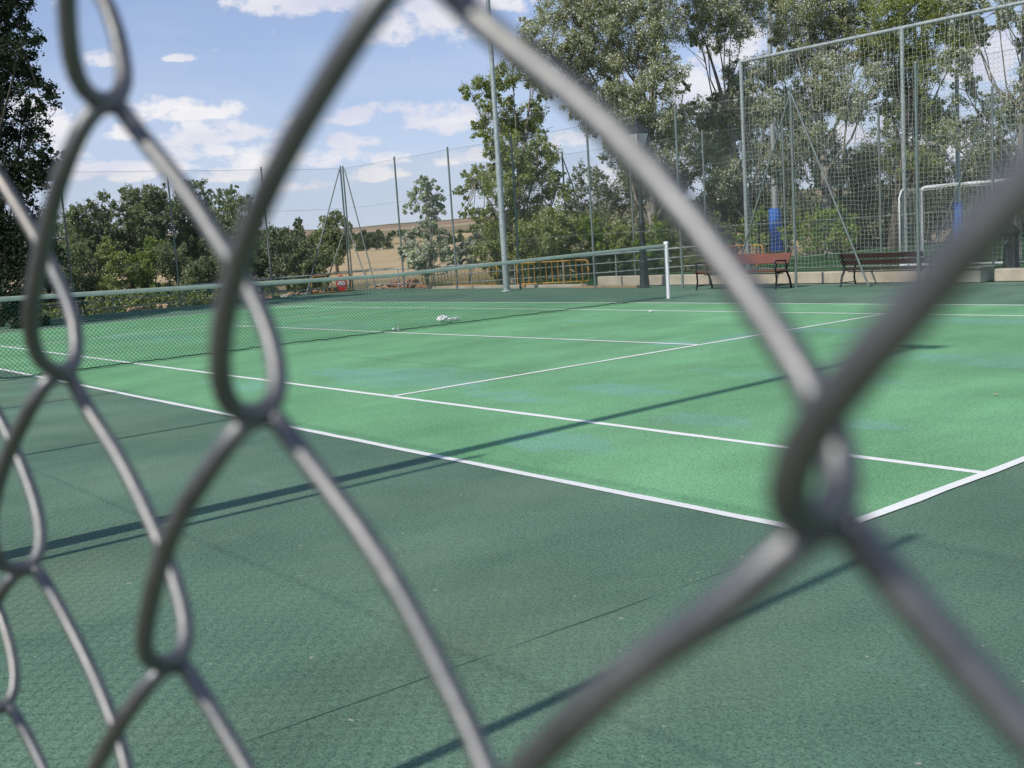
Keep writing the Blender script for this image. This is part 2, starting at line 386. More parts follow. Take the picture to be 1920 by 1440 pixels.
# the court, corners as measured
xr = 11.92
NL = lambda x: np.interp(x, [-11.6, 0, xr], [.12, .04, -.02])      # near doubles line
NS = lambda x: np.interp(x, [-11.6, 0, xr], [1.33, 1.37, 1.40])
FS = lambda x: np.interp(x, [-11.6, -6.35, 0, 6.35, xr], [9.25, 9.38, 9.53, 9.50, 9.47])
FD = lambda x: np.interp(x, [-11.6, 0, xr], [10.62, 10.98, 10.94])
xs = [-11.45, -9, -6.35, -3, 0, 3, 6.35, 9, xr]
sheet('playing_surface', [(x, NL(x)) for x in xs]+[(x, FD(x)) for x in xs[::-1]], .002, M_play)
b = MB()
def strip(p, q, wd, z=.008):
    z = z/2
    p = np.array(p, float); q = np.array(q, float); d = (q-p)/np.linalg.norm(q-p); n_ = np.array([-d[1], d[0]])*wd/2
    L = np.linalg.norm(q-p); n = max(2, int(L/.25)); vs = []; fs = []
    for i in range(n+1):
        c = p+d*L*i/n; j1, j2 = rng.normal(0, .0030, 2)
        for sgn, j in ((1, j1), (-1, j2)):
            e = c+n_*sgn*(1+j/wd*2); vs.append((e[0], e[1], z))
    for i in range(n): fs.append((2*i, 2*i+1, 2*i+3, 2*i+2))
    b.add(vs, fs)
def pline(f, wd, z, xs_=xs):
    for a, c in zip(xs_[:-1], xs_[1:]): strip((a, f(a)), (c, f(c)), wd, z)
LW = .062
pline(NL, LW, .008); pline(NS, LW, .008); pline(FS, LW, .008); pline(FD, LW, .008)
strip((xr, NL(xr)-LW/2), (xr, FD(xr)+LW/2), .065, .012); strip((-11.45, NL(-11.45)), (-11.45, FD(-11.45)), LW, .012)
strip((6.30, NS(6.3)), (6.31, FS(6.3)), LW, .012); strip((-6.38, NS(-6.38)), (-6.35, FS(-6.35)), LW, .012)
strip((-6.37, 5.37), (0, 5.46), LW, .016); strip((0, 5.46), (6.30, 5.62), LW, .016)
tag(b.build('court_markings', M_line), kind='structure')
b = MB()
strip((11.86, -3.6), (11.93, -.3), .004, .003); strip((2.2, 3.2), (6.4, 3.0), .008, .0065)
tag(b.build('court_seams', M_seam), kind='structure')
b = MB()
l1, l2 = G(1490, 483), G(1700, 461.5)
strip(l1[:2], l2[:2], .14, .006); strip((l1[0], l1[1]), (-10, 21.7), .14, .006); strip((-10, 22.3), (20, 22.3), .14, .0065)
tag(b.build('pitch_lines', M_turfline), kind='structure')

# ---------------------------------------------------------------- chain-link in front of the lens
FD_ = .060                      # lens to fence
FY = CAM[1] + FD_; MW, MH = 1.356*FD_, 1.4763*FD_
MX0, MZ0 = CAM[0] - 2.73*FD_, CAM[2] + .4286*FD_
WR = .00138
# how the old wire is bent out of its ideal weave (x, y, z, dx, dz in units of FD_)
WARP = [(-1.42,0.91,0.34,0.023,-0.012),(-1.49,0.88,0.27,-0.010,-0.001),(-1.59,0.86,0.17,-0.015,0.007),(-1.68,0.85,0.08,-0.029,0.003),(-1.78,0.85,-0.00,-0.020,0.010),(-1.87,0.85,-0.08,-0.019,-0.004),(-1.95,0.86,-0.17,-0.009,-0.002),(-2.01,0.88,-0.25,0.038,0.004),(-2.05,0.93,-0.31,0.025,0.021),(-2.05,0.97,-0.32,-0.002,-0.019),(-2.70,1.03,0.36,-0.115,-0.012),(-2.63,1.05,0.28,-0.005,-0.000),(-2.52,1.07,0.17,-0.017,0.000),(-2.41,1.08,0.07,-0.024,-0.005),(-2.28,1.08,-0.04,-0.034,-0.013),(-2.20,1.08,-0.12,0.014,0.000),(-2.14,1.07,-0.19,0.001,0.001),(-2.09,1.06,-0.25,-0.067,-0.005),(-2.06,1.02,-0.31,-0.073,0.017),(-2.05,0.98,-0.32,-0.010,-0.023),(-1.35,1.03,0.37,-0.038,-0.010),(-1.27,1.05,0.28,0.024,0.002),(-1.18,1.07,0.19,0.035,0.014),(-1.06,1.08,0.08,0.026,0.022),(-0.97,1.08,-0.00,0.019,0.006),(-0.87,1.08,-0.09,0.008,0.012),(-0.80,1.08,-0.16,-0.001,-0.005),(-0.76,1.07,-0.21,0.002,0.002),(-0.72,1.05,-0.27,0.015,0.005),(-0.70,1.02,-0.30,0.027,-0.000),(-0.70,1.00,-0.32,0.024,-0.014),(-0.70,0.98,-0.32,0.010,-0.033),(-0.41,0.85,0.01,-0.011,0.016),(-0.46,0.85,-0.04,0.006,0.001),(-0.52,0.85,-0.09,0.015,-0.005),(-0.57,0.86,-0.15,0.014,-0.012),(-0.63,0.87,-0.21,-0.006,0.006),(-0.66,0.88,-0.25,-0.036,0.006),(-0.67,0.90,-0.28,-0.006,-0.001),(-0.69,0.94,-0.31,0.005,0.007),(-0.70,0.97,-0.32,0.008,-0.028),(-2.05,0.98,-0.33,0.002,-0.009),(-2.06,0.94,-0.35,-0.001,-0.002),(-2.14,0.89,-0.45,-0.010,-0.001),(-2.25,0.87,-0.55,-0.025,-0.002),(-2.39,0.85,-0.68,0.017,-0.005),(-2.53,0.85,-0.81,0.077,0.012),(-2.65,0.87,-0.94,0.112,0.031),(-2.73,0.93,-1.05,0.029,0.039),(-2.02,1.03,-0.37,-0.034,-0.017),(-1.97,1.05,-0.43,0.039,0.010),(-1.88,1.06,-0.52,0.007,0.002),(-1.78,1.08,-0.62,0.015,0.004),(-1.68,1.08,-0.71,0.005,0.010),(-1.59,1.08,-0.79,-0.024,-0.025),(-1.51,1.08,-0.87,-0.030,-0.011),(-1.47,1.07,-0.91,-0.004,-0.005),(-0.70,1.01,-0.33,0.010,0.020),(-0.70,0.99,-0.33,0.000,-0.000),(-0.70,0.97,-0.33,0.004,-0.009),(-0.72,0.93,-0.37,0.002,0.003),(-0.78,0.89,-0.43,-0.019,0.023),(-0.86,0.87,-0.52,-0.025,0.023),(-0.94,0.86,-0.60,-0.026,0.006),(-1.05,0.85,-0.70,-0.010,-0.000),(-0.69,1.01,-0.33,0.003,0.007),(-0.68,1.02,-0.35,-0.009,-0.007),(-0.67,1.03,-0.37,-0.018,-0.014),(-0.62,1.05,-0.43,0.011,0.014),(-0.56,1.06,-0.49,0.008,0.005),(-0.51,1.07,-0.55,-0.017,-0.008),(-2.74,0.94,0.39,0.062,-0.032),(-2.82,0.89,0.29,0.049,-0.013),(-2.96,0.86,0.15,0.078,-0.016),(-3.11,0.85,0.02,0.120,-0.014),(-3.28,0.86,-0.14,0.120,0.001),(-3.39,0.90,-0.28,0.120,0.046),(-3.35,1.04,-0.41,-0.056,-0.018),(-3.21,1.07,-0.55,0.006,-0.002),(-3.07,1.08,-0.68,-0.032,-0.011),(-2.93,1.08,-0.81,-0.040,-0.013),(-2.80,1.07,-0.95,-0.036,-0.015),(-2.75,1.04,-1.02,-0.041,-0.007)]
WARP = np.array(WARP)
fence = empty('chain_link_fence', (15.5, FY, 0), 'weathered chain-link fence close to the lens, its wire diamonds out of focus', 'fence')
def wirepath(j, xa, xb, nper):
    """wire j of the mesh: bends up at knot row j, down at knot row j+1"""
    ph = (j % 2)
    k0 = math.floor((xa-MX0)/MW); k1 = math.ceil((xb-MX0)/MW)
    zc = MZ0 - (j+.5)*MH/2; amp = MH/4 + .010*FD_
    t = np.arange(k0*nper, k1*nper+1)/nper
    fl = np.floor(t); u = t-fl; far = u <= .5; q = np.where(far, u, 1-u)      # q: 0 top bend .. .5 bottom bend
    sx = q*MW - .1019*FD_*np.sin(4*math.pi*q)
    x = MX0 + (fl + ph*.5)*MW + np.where(far, sx, MW-sx)
    c = np.cos(2*math.pi*q); s_ = np.abs(np.sin(2*math.pi*q)); lo_ = 2*q
    tri = np.arcsin(.985*c)/math.asin(.985)
    z = zc + amp*c - .0318*FD_*(1-lo_)**4
    kf = .024+.1593*lo_-.0559*lo_**2; kn = -.1322+.002*lo_-.0329*lo_**2
    y = FD_*(s_**.832*np.where(far, kf, kn) + .0061*(1-lo_) - .0237*lo_)
    # descending to the right the wire runs on the far side, rising again on the near side
    nrm = np.stack([(x-CAM[0])/FD_, 1+y/FD_, (z-CAM[2])/FD_], 1); dd = (nrm[:, None, :]-WARP[None, :, :3])*np.array([1, 1.6, 1])
    wt = np.exp(-(dd**2).sum(2)/(2*.13**2)); f = (wt@WARP[:, 3:])/(wt.sum(1, keepdims=True)+.12)*FD_
    return np.stack([x - FENCE_X + f[:, 0], y, z + f[:, 1]], 1)
FENCE_X = 15.5
hi0, hi1 = CAM[0]-.62, CAM[0]+.30
bh = MB(); bl = MB()
rows_top = int((4.0-MZ0)/(MH/2)); rows_bot = int((MZ0-.03)/(MH/2))
for j in range(-rows_top, rows_bot):
    near = -9 < j < 12
    if near:
        for q in [wirepath(j, hi0, hi1, 36)]: bh.tube(q, WR, 12, caps=False)
    for (xa, xb) in (((-1.0, hi0-.001), (hi1+.001, 18.5)) if near else ((-1.0, 18.5),)):
        if near:
            # meet the fine wire end to end
            if xa < 0: xb = MX0+math.floor((hi0-MX0)/MW)*MW-1e-6
            else: xa = MX0+math.ceil((hi1-MX0)/MW)*MW+1e-6
        bl.tube(wirepath(j, xa, xb, 6), WR, 5, caps=False)
o = bh.build('wire_mesh', M_wire, fence); o = bl.build('wire_mesh', M_wire, fence)
for px in (-2.9, .1, 3.12, 6.23, 9.38, 12.40, 15.5, 18.5):
    MB().tube([(px-15.5, .035, 0), (px-15.5, .035, 4.02)], .026, 10).build('post', M_galv, fence)
for z_ in (.06, 1.95, 3.98):
    n_ = 60; MB().tube([(-18.4+21.4*i/n_, .005, z_-.01*math.sin(i*math.pi/7.5)**2) for i in range(n_+1)], .003 if z_ < 3 else .006, 5).build('tension_wire', M_galv, fence)

# ---------------------------------------------------------------- far chain-link fences
def mesh_panel(p0, p1, z0, z1, cell=.075, r=.0013, nm='wire_mesh', parent=None, m_=None):
    p0 = np.array(p0, float); p1 = np.array(p1, float); L = np.linalg.norm(p1-p0); d = (p1-p0)/L; n_ = np.array([-d[1], d[0]])
    H = z1-z0; b = MB(); N = int((L+H)/cell)
    for sg in (1, -1):
        for i in range(N):
            s0 = i*cell - H; a, c = s0, s0+H; za, zb = z0, z1
            if a < 0: za = z0-a; a = 0
            if c > L: zb = z1-(c-L); c = L
            if c-a < .02: continue
            if sg < 0: a, c = L-a, L-c
            off = n_*.003*sg; A = p0+d*a+off; B = p0+d*c+off
            b.tube([(A[0], A[1], za), (B[0], B[1], zb)], r, 3, caps=False)
    return b.build(nm, m_ or M_wiref, parent)
def fence_run(loc, name, label, posts, height, braces, mesh=True, r=.028, cell=.075, wr=.0013, m_=None, wires=(.06, 1.35, 2.7)):
    f = empty(name, (0, 0, 0), label, 'fence')
    for (x, y) in posts: MB().tube([(x, y, -.2), (x, y, height+.03)], r, 8).lathe((x, y, height+.03), [(r*1.15, 0), (r*.9, .02), (.004, .035)], 8).build('post', m_ or M_galvg, f)
    for (x, y, zt, bx, by) in braces: MB().tube([(bx, by, 0), (x, y, zt)], .020, 6).build('brace', m_ or M_galvg, f)
    for (x0, y0), (x1, y1) in zip(posts[:-1], posts[1:]):
        if mesh: mesh_panel((x0, y0), (x1, y1), .03, height-.02, cell, wr, 'wire_mesh', f)
        for z_ in (*wires, height-.02):
            MB().tube([(x0+(x1-x0)*i/6, y0+(y1-y0)*i/6, z_-.015*math.sin(math.pi*i/6)) for i in range(7)], .0045, 4, caps=False).build('tension_wire', M_wiref, f)
    return f
YF = 14.62
px_ = [-16.4, -13.35, -10.6, -7.75, -4.85, -1.98, 1.10, 3.82, 6.9, 9.9, 12.9, 16]
fence_run(None, 'perimeter_fence', 'tall chain-link fence behind the net post, along the far side of the court', [(x, YF) for x in px_], 4.,
          [(1.10, YF, 3.9, 2.80, YF-.03), (1.10, YF, 3.9, -.55, YF-.03), (-16.3, YF, 3.95, -14.9, YF-.03), (-16.33, YF, 2.0, -15.3, YF-.03)])
fence_run(None, 'perimeter_fence', 'tall chain-link fence closing the left end of the court behind the baseline', [(-16.45, y) for y in (YF-.06, 11.75, 8.75, 5.7, 2.7, -.4, -3.8)], 4.,
          [(-16.45, YF-.1, 3.95, -16.42, 12.9), (-16.45, YF-.1, 2.0, -16.42, 13.5)])
fence_run(None, 'perimeter_fence', 'second chain-link fence standing between the court and the football goal net', [(x, 20.3) for x in (-12.05, -9.0, -6.1, -3.35, -.5, 2.35, 5.3, 8.2)], 4.,
          [(-12.05, 20.3, 3.9, -10.3, 20.28), (-12.05, 20.3, 2.1, -10.85, 20.28), (2.35, 20.3, 3.9, .75, 20.28), (2.35, 20.3, 3.9, 4.0, 20.28)], cell=.085)
# low pipe railing
def rail_run(pts, label, zt):
    f = empty('pipe_railing', (0, 0, 0), label, 'railing')
    for k, (fr, rr) in enumerate(((1., .024), (.64, .013), (.26, .013))):
        MB().tube([(x, y, zb+(zt_-zb)*fr) for (x, y, zb), zt_ in zip(pts, zt)], rr, 6).build('rail', M_galv, f)
    for (a, za), (c, zc) in zip(zip(pts[:-1], zt[:-1]), zip(pts[1:], zt[1:])):
        n = max(1, round(math.dist(a[:2], c[:2])/2.2))
        for i in range(n+1 if c == pts[-1] else n):
            t = i/n; x, y, z0 = (a[q]+(c[q]-a[q])*t for q in range(3)); MB().tube([(x, y, z0-.3), (x, y, za+(zc-za)*t)], .017, 6).build('post', M_galv, f)
rail_run([(-16.62, -3.8, 0), (-16.62, 15.3, 0), (-11, 15.45, .0), (-5.2, 15.72, .2), (-2.0, 15.72, .33)], 'low grey three-bar pipe railing behind the court fence, left and centre', [.58, .62, .68, .82, .92])

# ---------------------------------------------------------------- low wall, kerb, plinth
wl = MB()
wl.box((-.95, 15.72, .125), (9.7, .24, .25))
o = wl.build('low_wall', M_concrete); tag(o, 'long low cream concrete wall behind the two benches', 'wall')
o = MB().box((-9.5, 15.32, .0), (7.0, .25, .16)).build('kerb', M_concrete); tag(o, 'low pale kerb behind the tall lamp pole, under the yellow barriers', 'kerb')
o = MB().box((6.55, 15.72, .12), (3.6, .24, .24)).build('low_wall', M_concrete); tag(o, 'short stretch of low wall beyond the stone block at the right edge', 'wall')
o = MB().box((-4.9, 15.0, .03), (2.3, .12, .06)).build('timber_plank', mat('pale_timber', wood((.36, .25, .13), (.46, .34, .2)), rough=.8)); tag(o, 'pale timber plank lying at the foot of the low wall behind the net', 'plank')
o = MB().box((4.32, 15.60, .135), (.60, .5, .27)).box((4.32, 15.60, .283), (.66, .56, .03)).build('stone_plinth', M_stone); tag(o, 'squared pale stone block set in the low wall below the dark lamp post', 'plinth')

# ---------------------------------------------------------------- tennis net
net = empty('tennis_net', (0, 5.48, 0), 'dark green tennis net with pale green top band across the court', 'net')
ya, yb = -.95, 11.93
def ntop(y): return 1.07 - .13*(1-abs((y-5.49)/6.44))**1.0
b = MB(); H = 1.0; cell = .047
for sg in (1, -1):
    s_ = ya-H
    while s_ < yb:
        a, c = s_, s_+H; za, zb = .02, 1.02
        if a < ya: za = .02+(ya-a); a = ya
        if c > yb: zb = 1.02-(c-yb); c = yb
        if c-a > .03:
            pts = []
            for i in range(7):
                t = i/6; y = a+(c-a)*t; z = za+(zb-za)*t
                if sg < 0: y = ya+yb-y
                z = z*(ntop(y)-.03)/1.02; pts.append((.004*sg+.015*math.sin(y*3.1+z*2)*(1-z), y, z))
            b.tube(pts, .0026, 3, caps=False)
        s_ += cell*1.25
b.build('net_mesh', M_cord, net, (0, -5.48, 0))
b = MB(); n = 60
for i in range(n):
    y0_, y1_ = ya+(yb-ya)*i/n, ya+(yb-ya)*(i+1)/n
    z0_, z1_ = ntop(y0_), ntop(y1_)
    vs = []
    for y, z in ((y0_, z0_), (y1_, z1_)): vs += [(-.012, y, z-.062), (-.012, y, z-.006), (0, y, z), (.012, y, z-.006), (.012, y, z-.062)]
    b.add(vs, [(k, k+1, k+6, k+5) for k in range(4)], True)
b.build('net_band', M_tape, net, (0, -5.48, 0))
b = MB(); pts = [(rng.normal(0, .012), ya+(yb-ya)*i/160, .022+abs(rng.normal(0, .008))) for i in range(161)]
b.tube(pts, .008, 5); b.build('net_hem', M_cord, net, (0, -5.48, 0))
b = MB().box((0, 5.62, .03), (.05, .05, .05)).tube([(.0, 5.62, .03), (0.0, 5.62, .12)], .012, 5).build('centre_anchor', M_tape, net, (0, -5.48, 0))
def netpost(y, label):
    t = empty('net_post', (0, y, 0), label, 'net post', 'net posts at both ends of the tennis net')
    MB().tube([(0, 0, 0), (0, 0, 1.07)], .042, 16).build('pole', M_white, t)
    MB().lathe((0, 0, 1.07), [(.048, 0), (.048, .03), (.03, .045)], 16).build('cap', M_white, t)
    MB().box((.055, 0, .75), (.03, .05, .1)).tube([(.07, 0, .75), (.13, 0, .72)], .008, 6).build('winder', M_galv, t)
netpost(11.98, 'white round net post at the far right end of the net')
netpost(-1.0, 'white net post at the near left end of the net, beyond the picture edge')
tg = bpy.data.objects
# crumpled white plastic by the net foot
def crumple(name, c, sx, sy, sz, label, seed, m_=M_bag, cat='litter', grp=None):
    b = MB(); r_ = random.Random(seed); nu, nv = 14, 8; vs = []; fs = []
    for i in range(nu):
        for j in range(nv):
            a = 2*math.pi*i/nu; e = math.pi*(j/(nv-1)-.5); q = r_.uniform(.6, 1.15)
            vs.append((sx*math.cos(a)*math.cos(e)*q, sy*math.sin(a)*math.cos(e)*q, max(0.0, sz*.5+sz*math.sin(e)*q*.5)))
    for i in range(nu):
        for j in range(nv-1): fs.append((i*nv+j, ((i+1) % nu)*nv+j, ((i+1) % nu)*nv+j+1, i*nv+j+1))
    o = b.add(vs, fs).build(name, m_); o.location = (c[0], c[1], .02); return tag(o, label, cat, grp)
p_ = G(830, 606); crumple('plastic_bag', p_, .09, .10, .12, 'crumpled white plastic bag lying behind the net right of its middle', 3)
p_ = G(846, 604); crumple('plastic_bag', (p_[0]-.12, p_[1]+.14), .06, .16, .05, 'flat torn white plastic trailing right from the white bag by the net', 5)
p_ = G(737, 621); crumple('net_weight', (p_[0]+.03, p_[1]), .03, .04, .035, 'small pale weight at the foot of the net where the centre line meets it', 9, cat='weight')
p_ = G(1221, 587); crumple('paper_scrap', p_, .04, .05, .03, 'small white paper scrap on bright green court right of net post', 11)
p_ = G(1867, 744); crumple('dry_leaf', p_, .025, .012, .006, 'pale dry leaf lying on the bright green court at right', 12, M_sand, 'leaf')

# ---------------------------------------------------------------- floodlight poles
def flood(parent, x, y, z, yaw, s=1.):
    b = MB().box((x, y, z), (.42*s, .14*s, .34*s), rz=yaw, rx=-.9)
    o = b.build('floodlight', M_galv, parent)
    n_ = Vector((-math.sin(yaw)*0, 0, 0))
    MB().box((x+math.sin(-yaw)*.0, y+.0, z-.0), (.36*s, .155*s, .28*s), rz=yaw, rx=-.9).build('lens', M_lens, o)
def lightpole(base, h, label, group, r0=.088, r1=.05, side=1, pad=None, nfl=2, s=1.):
    t = empty('lamp_pole', (base[0], base[1], base[2]), label, 'light pole', group)
    MB().tube([(0, 0, 0), (0, 0, h*.35), (0, 0, h*.36), (0, 0, h)], [r0, r0*.93, r0*.80, r1], 14).lathe((0, 0, 0), [(r0*1.9, 0), (r0*1.9, .02), (r0*1.1, .03)], 14).build('pole', M_galv, t)
    if nfl == 2:
        MB().box((0, 0, h-.05), (.5, .05, .05)).build('cross_arm', M_galv, t)
        for x in (-.14, .14): flood(t, x, side*.14, h-.1, 0 if side > 0 else math.pi, s*.6)
    else:
        MB().tube([(0, 0, h), (.25, .1, h+.02)], .03, 6).build('bracket', M_galv, t)
        flood(t, .42*1, .18, h+.1, math.pi+.5, s)
    if pad: MB().tube([(0, 0, .05), (0, 0, pad[0])], pad[1], 20).build('padding', M_blue, t)
    return t
lightpole((9.12, -3.1, 0), 9.3, 'tall grey floodlight pole standing near the camera, outside the picture, casting the long shadow', 'floodlight poles along the tennis court', side=1)
lightpole((-7.72, 14.12, 0), 9.6, 'tall tapering grey light pole beyond the net, rising out of the picture', 'floodlight poles along the tennis court', side=-1)
q = P(1456, 472, 49); lightpole((q[0], q[1], 0), 10.65, 'grey floodlight pole wrapped in a wide blue pad behind the left bench', 'floodlight poles round the football pitch', .15, .10, pad=(1.95, .29), nfl=1, s=2.2)
q = P(1797, 449, 45); lightpole((q[0], q[1], 0), 8.1, 'distant floodlight pole with thin blue pad seen through the white goal', 'floodlight poles round the football pitch', .11, .08, pad=(1.68, .20), nfl=1, s=1.3)

# ---------------------------------------------------------------- street lamps
def street_lamp(base, h, label, s=1.):
    t = empty('street_lamp', base, label, 'street lamp', 'old-style iron lamp posts'); t.scale = (s, s, s)
    MB().lathe((0, 0, 0), [(.125, 0), (.125, .05), (.115, .09), (.105, .28), (.095, .45), (.11, .50), (.11, .62), (.085, .66), (.075, .9)], 16, .12).build('pedestal', M_lampiron, t)
    MB().lathe((0, 0, .9), [(.070, 0), (.062, .6), (.075, .63), (.058, .66), (.045, h-1.75), (.06, h-1.72), (.03, h-1.66)], 12).build('column', M_lampiron, t)
    z = h-.78; k = math.pi/4
    L = MB().lathe((0, 0, z), [(.035, 0), (.11, .02), (.115, .05)], 4, rz=k).build('lantern', M_lampiron, t)
    MB().lathe((0, 0, z+.05), [(.155, 0), (.265, .34)], 4, rz=k).build('lamp_glass', M_glass, L)
    b = MB()
    for i in range(4):
        a = k+i*math.pi/2; c, s_ = math.cos(a), math.sin(a); b.tube([(.16*c, .16*s_, z+.05), (.27*c, .27*s_, z+.395)], .014, 5)
    for r_, zz in ((.163, z+.055), (.275, z+.395)):
        pts = [(r_*math.cos(k+i*math.pi/2), r_*math.sin(k+i*math.pi/2), zz) for i in range(5)]; b.tube(pts, .015, 5)
    b.build('lantern_frame', M_lampiron, L)
    MB().lathe((0, 0, z+.40), [(.30, 0), (.24, .05), (.12, .17), (.07, .21), (.06, .25), (.025, .28), (.03, .31), (.004, .37)], 4, rz=k).build('lantern_roof', M_lampiron, L)
    return t
street_lamp((-3.42, 14.88, 0), 4.0, 'dark iron street lamp with frosted lantern beside the white net post')
q = P(1757, 350, 66); street_lamp((q[0], q[1], -.3), 4.1, 'tiny distant street lamp showing through the net above the white goal')

q = G(1896, 512); t = empty('drinking_fountain', (q[0], q[1], 0), 'dark fluted iron drinking fountain behind the pale stone block at the right edge', 'fountain')
MB().lathe((0, 0, 0), [(.20, 0), (.20, .06), (.165, .12), (.15, .3), (.14, .78)], 20, .10).build('pedestal', M_lampiron, t)
MB().lathe((0, 0, .78), [(.15, 0), (.18, .04), (.18, .08), (.13, .12), (.10, .18), (.02, .22)], 16).build('cap', M_lampiron, t)
MB().tube([(0, -.12, .66), (0, -.22, .66), (0, -.24, .62)], .014, 6).build('spout', M_galv, t)

# ---------------------------------------------------------------- benches
def bench(loc, L, label, m_, rz=0., zs=.88, backs=((.135, .60, .125), (.185, .755, .125))):
    """origin under the seat centre; front is -Y"""
    t = empty('park_bench', loc, label, 'bench', 'slatted park benches beside the court', rz)
    for x in (-L/2+.08, L/2-.08):
        f = MB()
        f.tube([(x, .26, .0), (x, .20, .25), (x, .10, .42), (x, .14, .60), (x, .22, .82)], [.022, .022, .024, .022, .018], 8)
        f.tube([(x, -.27, .0), (x, -.22, .20), (x, -.24, .42), (x, -.27, .50), (x, -.20, .56), (x, -.26, .63), (x, -.22, .66), (x, .14, .645)], .019, 8)
        f.tube([(x, -.24, .40), (x, .12, .40)], .02, 6); f.tube([(x, -.24, .10), (x, .24, .10)], .013, 6)
        f.build('bench_end', M_iron, t)
    MB().tube([(-L/2+.08, .0, .36), (L/2-.08, .0, .36)], .014, 6).build('stretcher', M_iron, t)
    for y in (-.19, -.07, .05): MB().box((0, y, .435), (L, .10, .032)).build('seat_slat', m_, t)
    for y, z, hh in backs: MB().box((0, y-.028, z), (L, .028, hh), rx=-.33).build('back_slat', m_, t)
    t.scale = (1, 1, zs)
    return t
bench((-.02, 14.30, 0), 2.25, 'reddish brown bench with black iron ends facing the court, left of the other', M_woodr, 0, .88, ((.165, .70, .25),))
bench((2.95, 14.90, 0), 1.80, 'dark brown slatted bench with its back to the court, right of the reddish one', M_woodd, math.pi, .79)

# ---------------------------------------------------------------- yellow barriers with sign
def barrier(loc, L, label, rz=0., s=1.):
    t = empty('crowd_barrier', loc, label, 'barrier', 'yellow tubular crowd barriers', rz); t.scale = (1, 1, s)
    f = MB(); h = L/2; pts = [(-h, 0, .18), (-h, 0, .92)]+[(-h+.12*(1-math.cos(a)), 0, .92+.12*math.sin(a)) for a in (.5, 1.0, 1.57)]+[(h-.12*(1-math.cos(a)), 0, .92+.12*math.sin(a)) for a in (1.57, 1.0, .5)]+[(h, 0, .92), (h, 0, .18)]
    f.tube(pts, .022, 8, closed=True); f.build('frame', M_yel, t)
    b = MB(); n = int(L/.17)
    for i in range(1, n): b.tube([(-h+L*i/n, 0, .2), (-h+L*i/n, 0, 1.02)], .0095, 5, caps=False)
    b.build('bars', M_yel, t)
    for x in (-h+.2, h-.2): MB().tube([(x, -.3, .015), (x, -.05, .06), (x, 0, .18), (x, .05, .06), (x, .3, .015)], .018, 6).build('foot', M_yel, t)
    return t
a_, c_ = onY(970, 15.1), onY(1104, 15.95); L_ = math.dist(a_[:2], c_[:2]); barrier(((a_[0]+c_[0])/2, 15.5, 0), L_, 'long yellow barrier across the end of the low wall, between light pole and lamp post', math.atan2(c_[1]-a_[1], c_[0]-a_[0]), .66)
a_, c_ = onY(790, 15.75), onY(931, 15.75); barrier(((a_[0]+c_[0])/2, 15.75, -.04), c_[0]-a_[0], 'yellow barrier behind the fence, just left of the tall light pole', s=.66)
barrier((-17.1, 14.25, -.12), 1.5, 'short yellow barrier behind the red sign', R(90), .66)
a_, c_ = onY(1340, 23.5), onY(1431, 23.5); barrier(((a_[0]+c_[0])/2, 23.5, 0), c_[0]-a_[0], 'yellow barrier half hidden behind the reddish bench', s=.66)
sx, sy, sz = onY(641, 15.82, 538)
t = empty('warning_sign', (-16.90, 14.5, .27), 'red oval sign with a white panel hung on a yellow barrier', 'sign')
pts = []; b = MB(); n = 28
for zf in (-.012, .012): pts += [(.18*math.cos(2*math.pi*i/n), zf, .27*math.sin(2*math.pi*i/n)) for i in range(n)]
b.add(pts, [tuple(range(n)), tuple(range(2*n-1, n-1, -1))]+[(i, (i+1) % n, (i+1) % n+n, i+n) for i in range(n)]).build('plate', M_red, t)
MB().box((0, -.016, -.0), (.25, .01, .12)).build('panel', M_signw, t)
b = MB()
for i, wd in enumerate((.05, .03, .06, .04)): b.box((-.09+.06*i, -.023, .015), (wd*.8, .004, .035))
for i, wd in enumerate((.06, .05, .04)): b.box((-.07+.07*i, -.023, -.035), (wd*.8, .004, .012))
b.build('printed_marks', M_signg, t)
t.rotation_euler = (0, 0, R(62))

# ---------------------------------------------------------------- ball-stop frame and football goal
fr = empty('ball_stop_net', (-.8, 21.9, 0), 'tall steel frame carrying a square-mesh ball-stop net behind the goal', 'net')
FX = [-5.92, -.80, 4.4, 9.6]
for x in FX: MB().tube([(x+.8, 0, 0), (x+.8, 0, 6.0)], .055, 12).build('post', M_galv, fr)
MB().tube([(FX[0]+.8-.05, 0, 6.0), (FX[-1]+.8+.05, 0, 6.0)], .05, 12).build('crossbar', M_galv, fr)
b = MB(); x0, x1 = FX[0]+.86, FX[-1]+.75
def wob(x, z): return .020*math.sin(x*5+z*2.3)+.018*math.sin(x*2.1-z*4.1)+.012*math.sin(x*11+z*7)
i = 0; x = x0
while x < x1:
    b.tube([(x+wob(x, z)*.9, -.06+wob(z, x), z) for z in np.linspace(.03, 5.97, 26)], .0036, 3, caps=False); x += .125
for z in np.arange(.05, 5.98, .115):
    b.tube([(xx, -.06+wob(z, xx), z+wob(xx, z)*.8) for xx in np.arange(x0, x1+.01, .3)], .0036, 3, caps=False)
b.build('square_net', M_cream, fr)
gl = empty('football_goal', (-.80, 22.7, 0), 'small white football goal with net standing behind the dark bench', 'goal')
GX = 3.0
pts = [(0, 0, 0), (0, 0, 1.85)]+[(.15*(1-math.cos(a)), 0, 1.85+.15*math.sin(a)) for a in (.5, 1., 1.57)]
pts2 = [(GX-x_, y_, z_) for x_, y_, z_ in pts[::-1]]
MB().tube(pts+pts2, .045, 12).build('goal_frame', M_white, gl)
for x in (0, GX):
    MB().tube([(x, 0, .03), (x, -1.05, .03), (x, -1.05, 1.75), (x, -.95, 1.93), (x, -.8, 1.97), (x, 0, 1.97)], .024, 8).build('side_frame', M_white, gl)
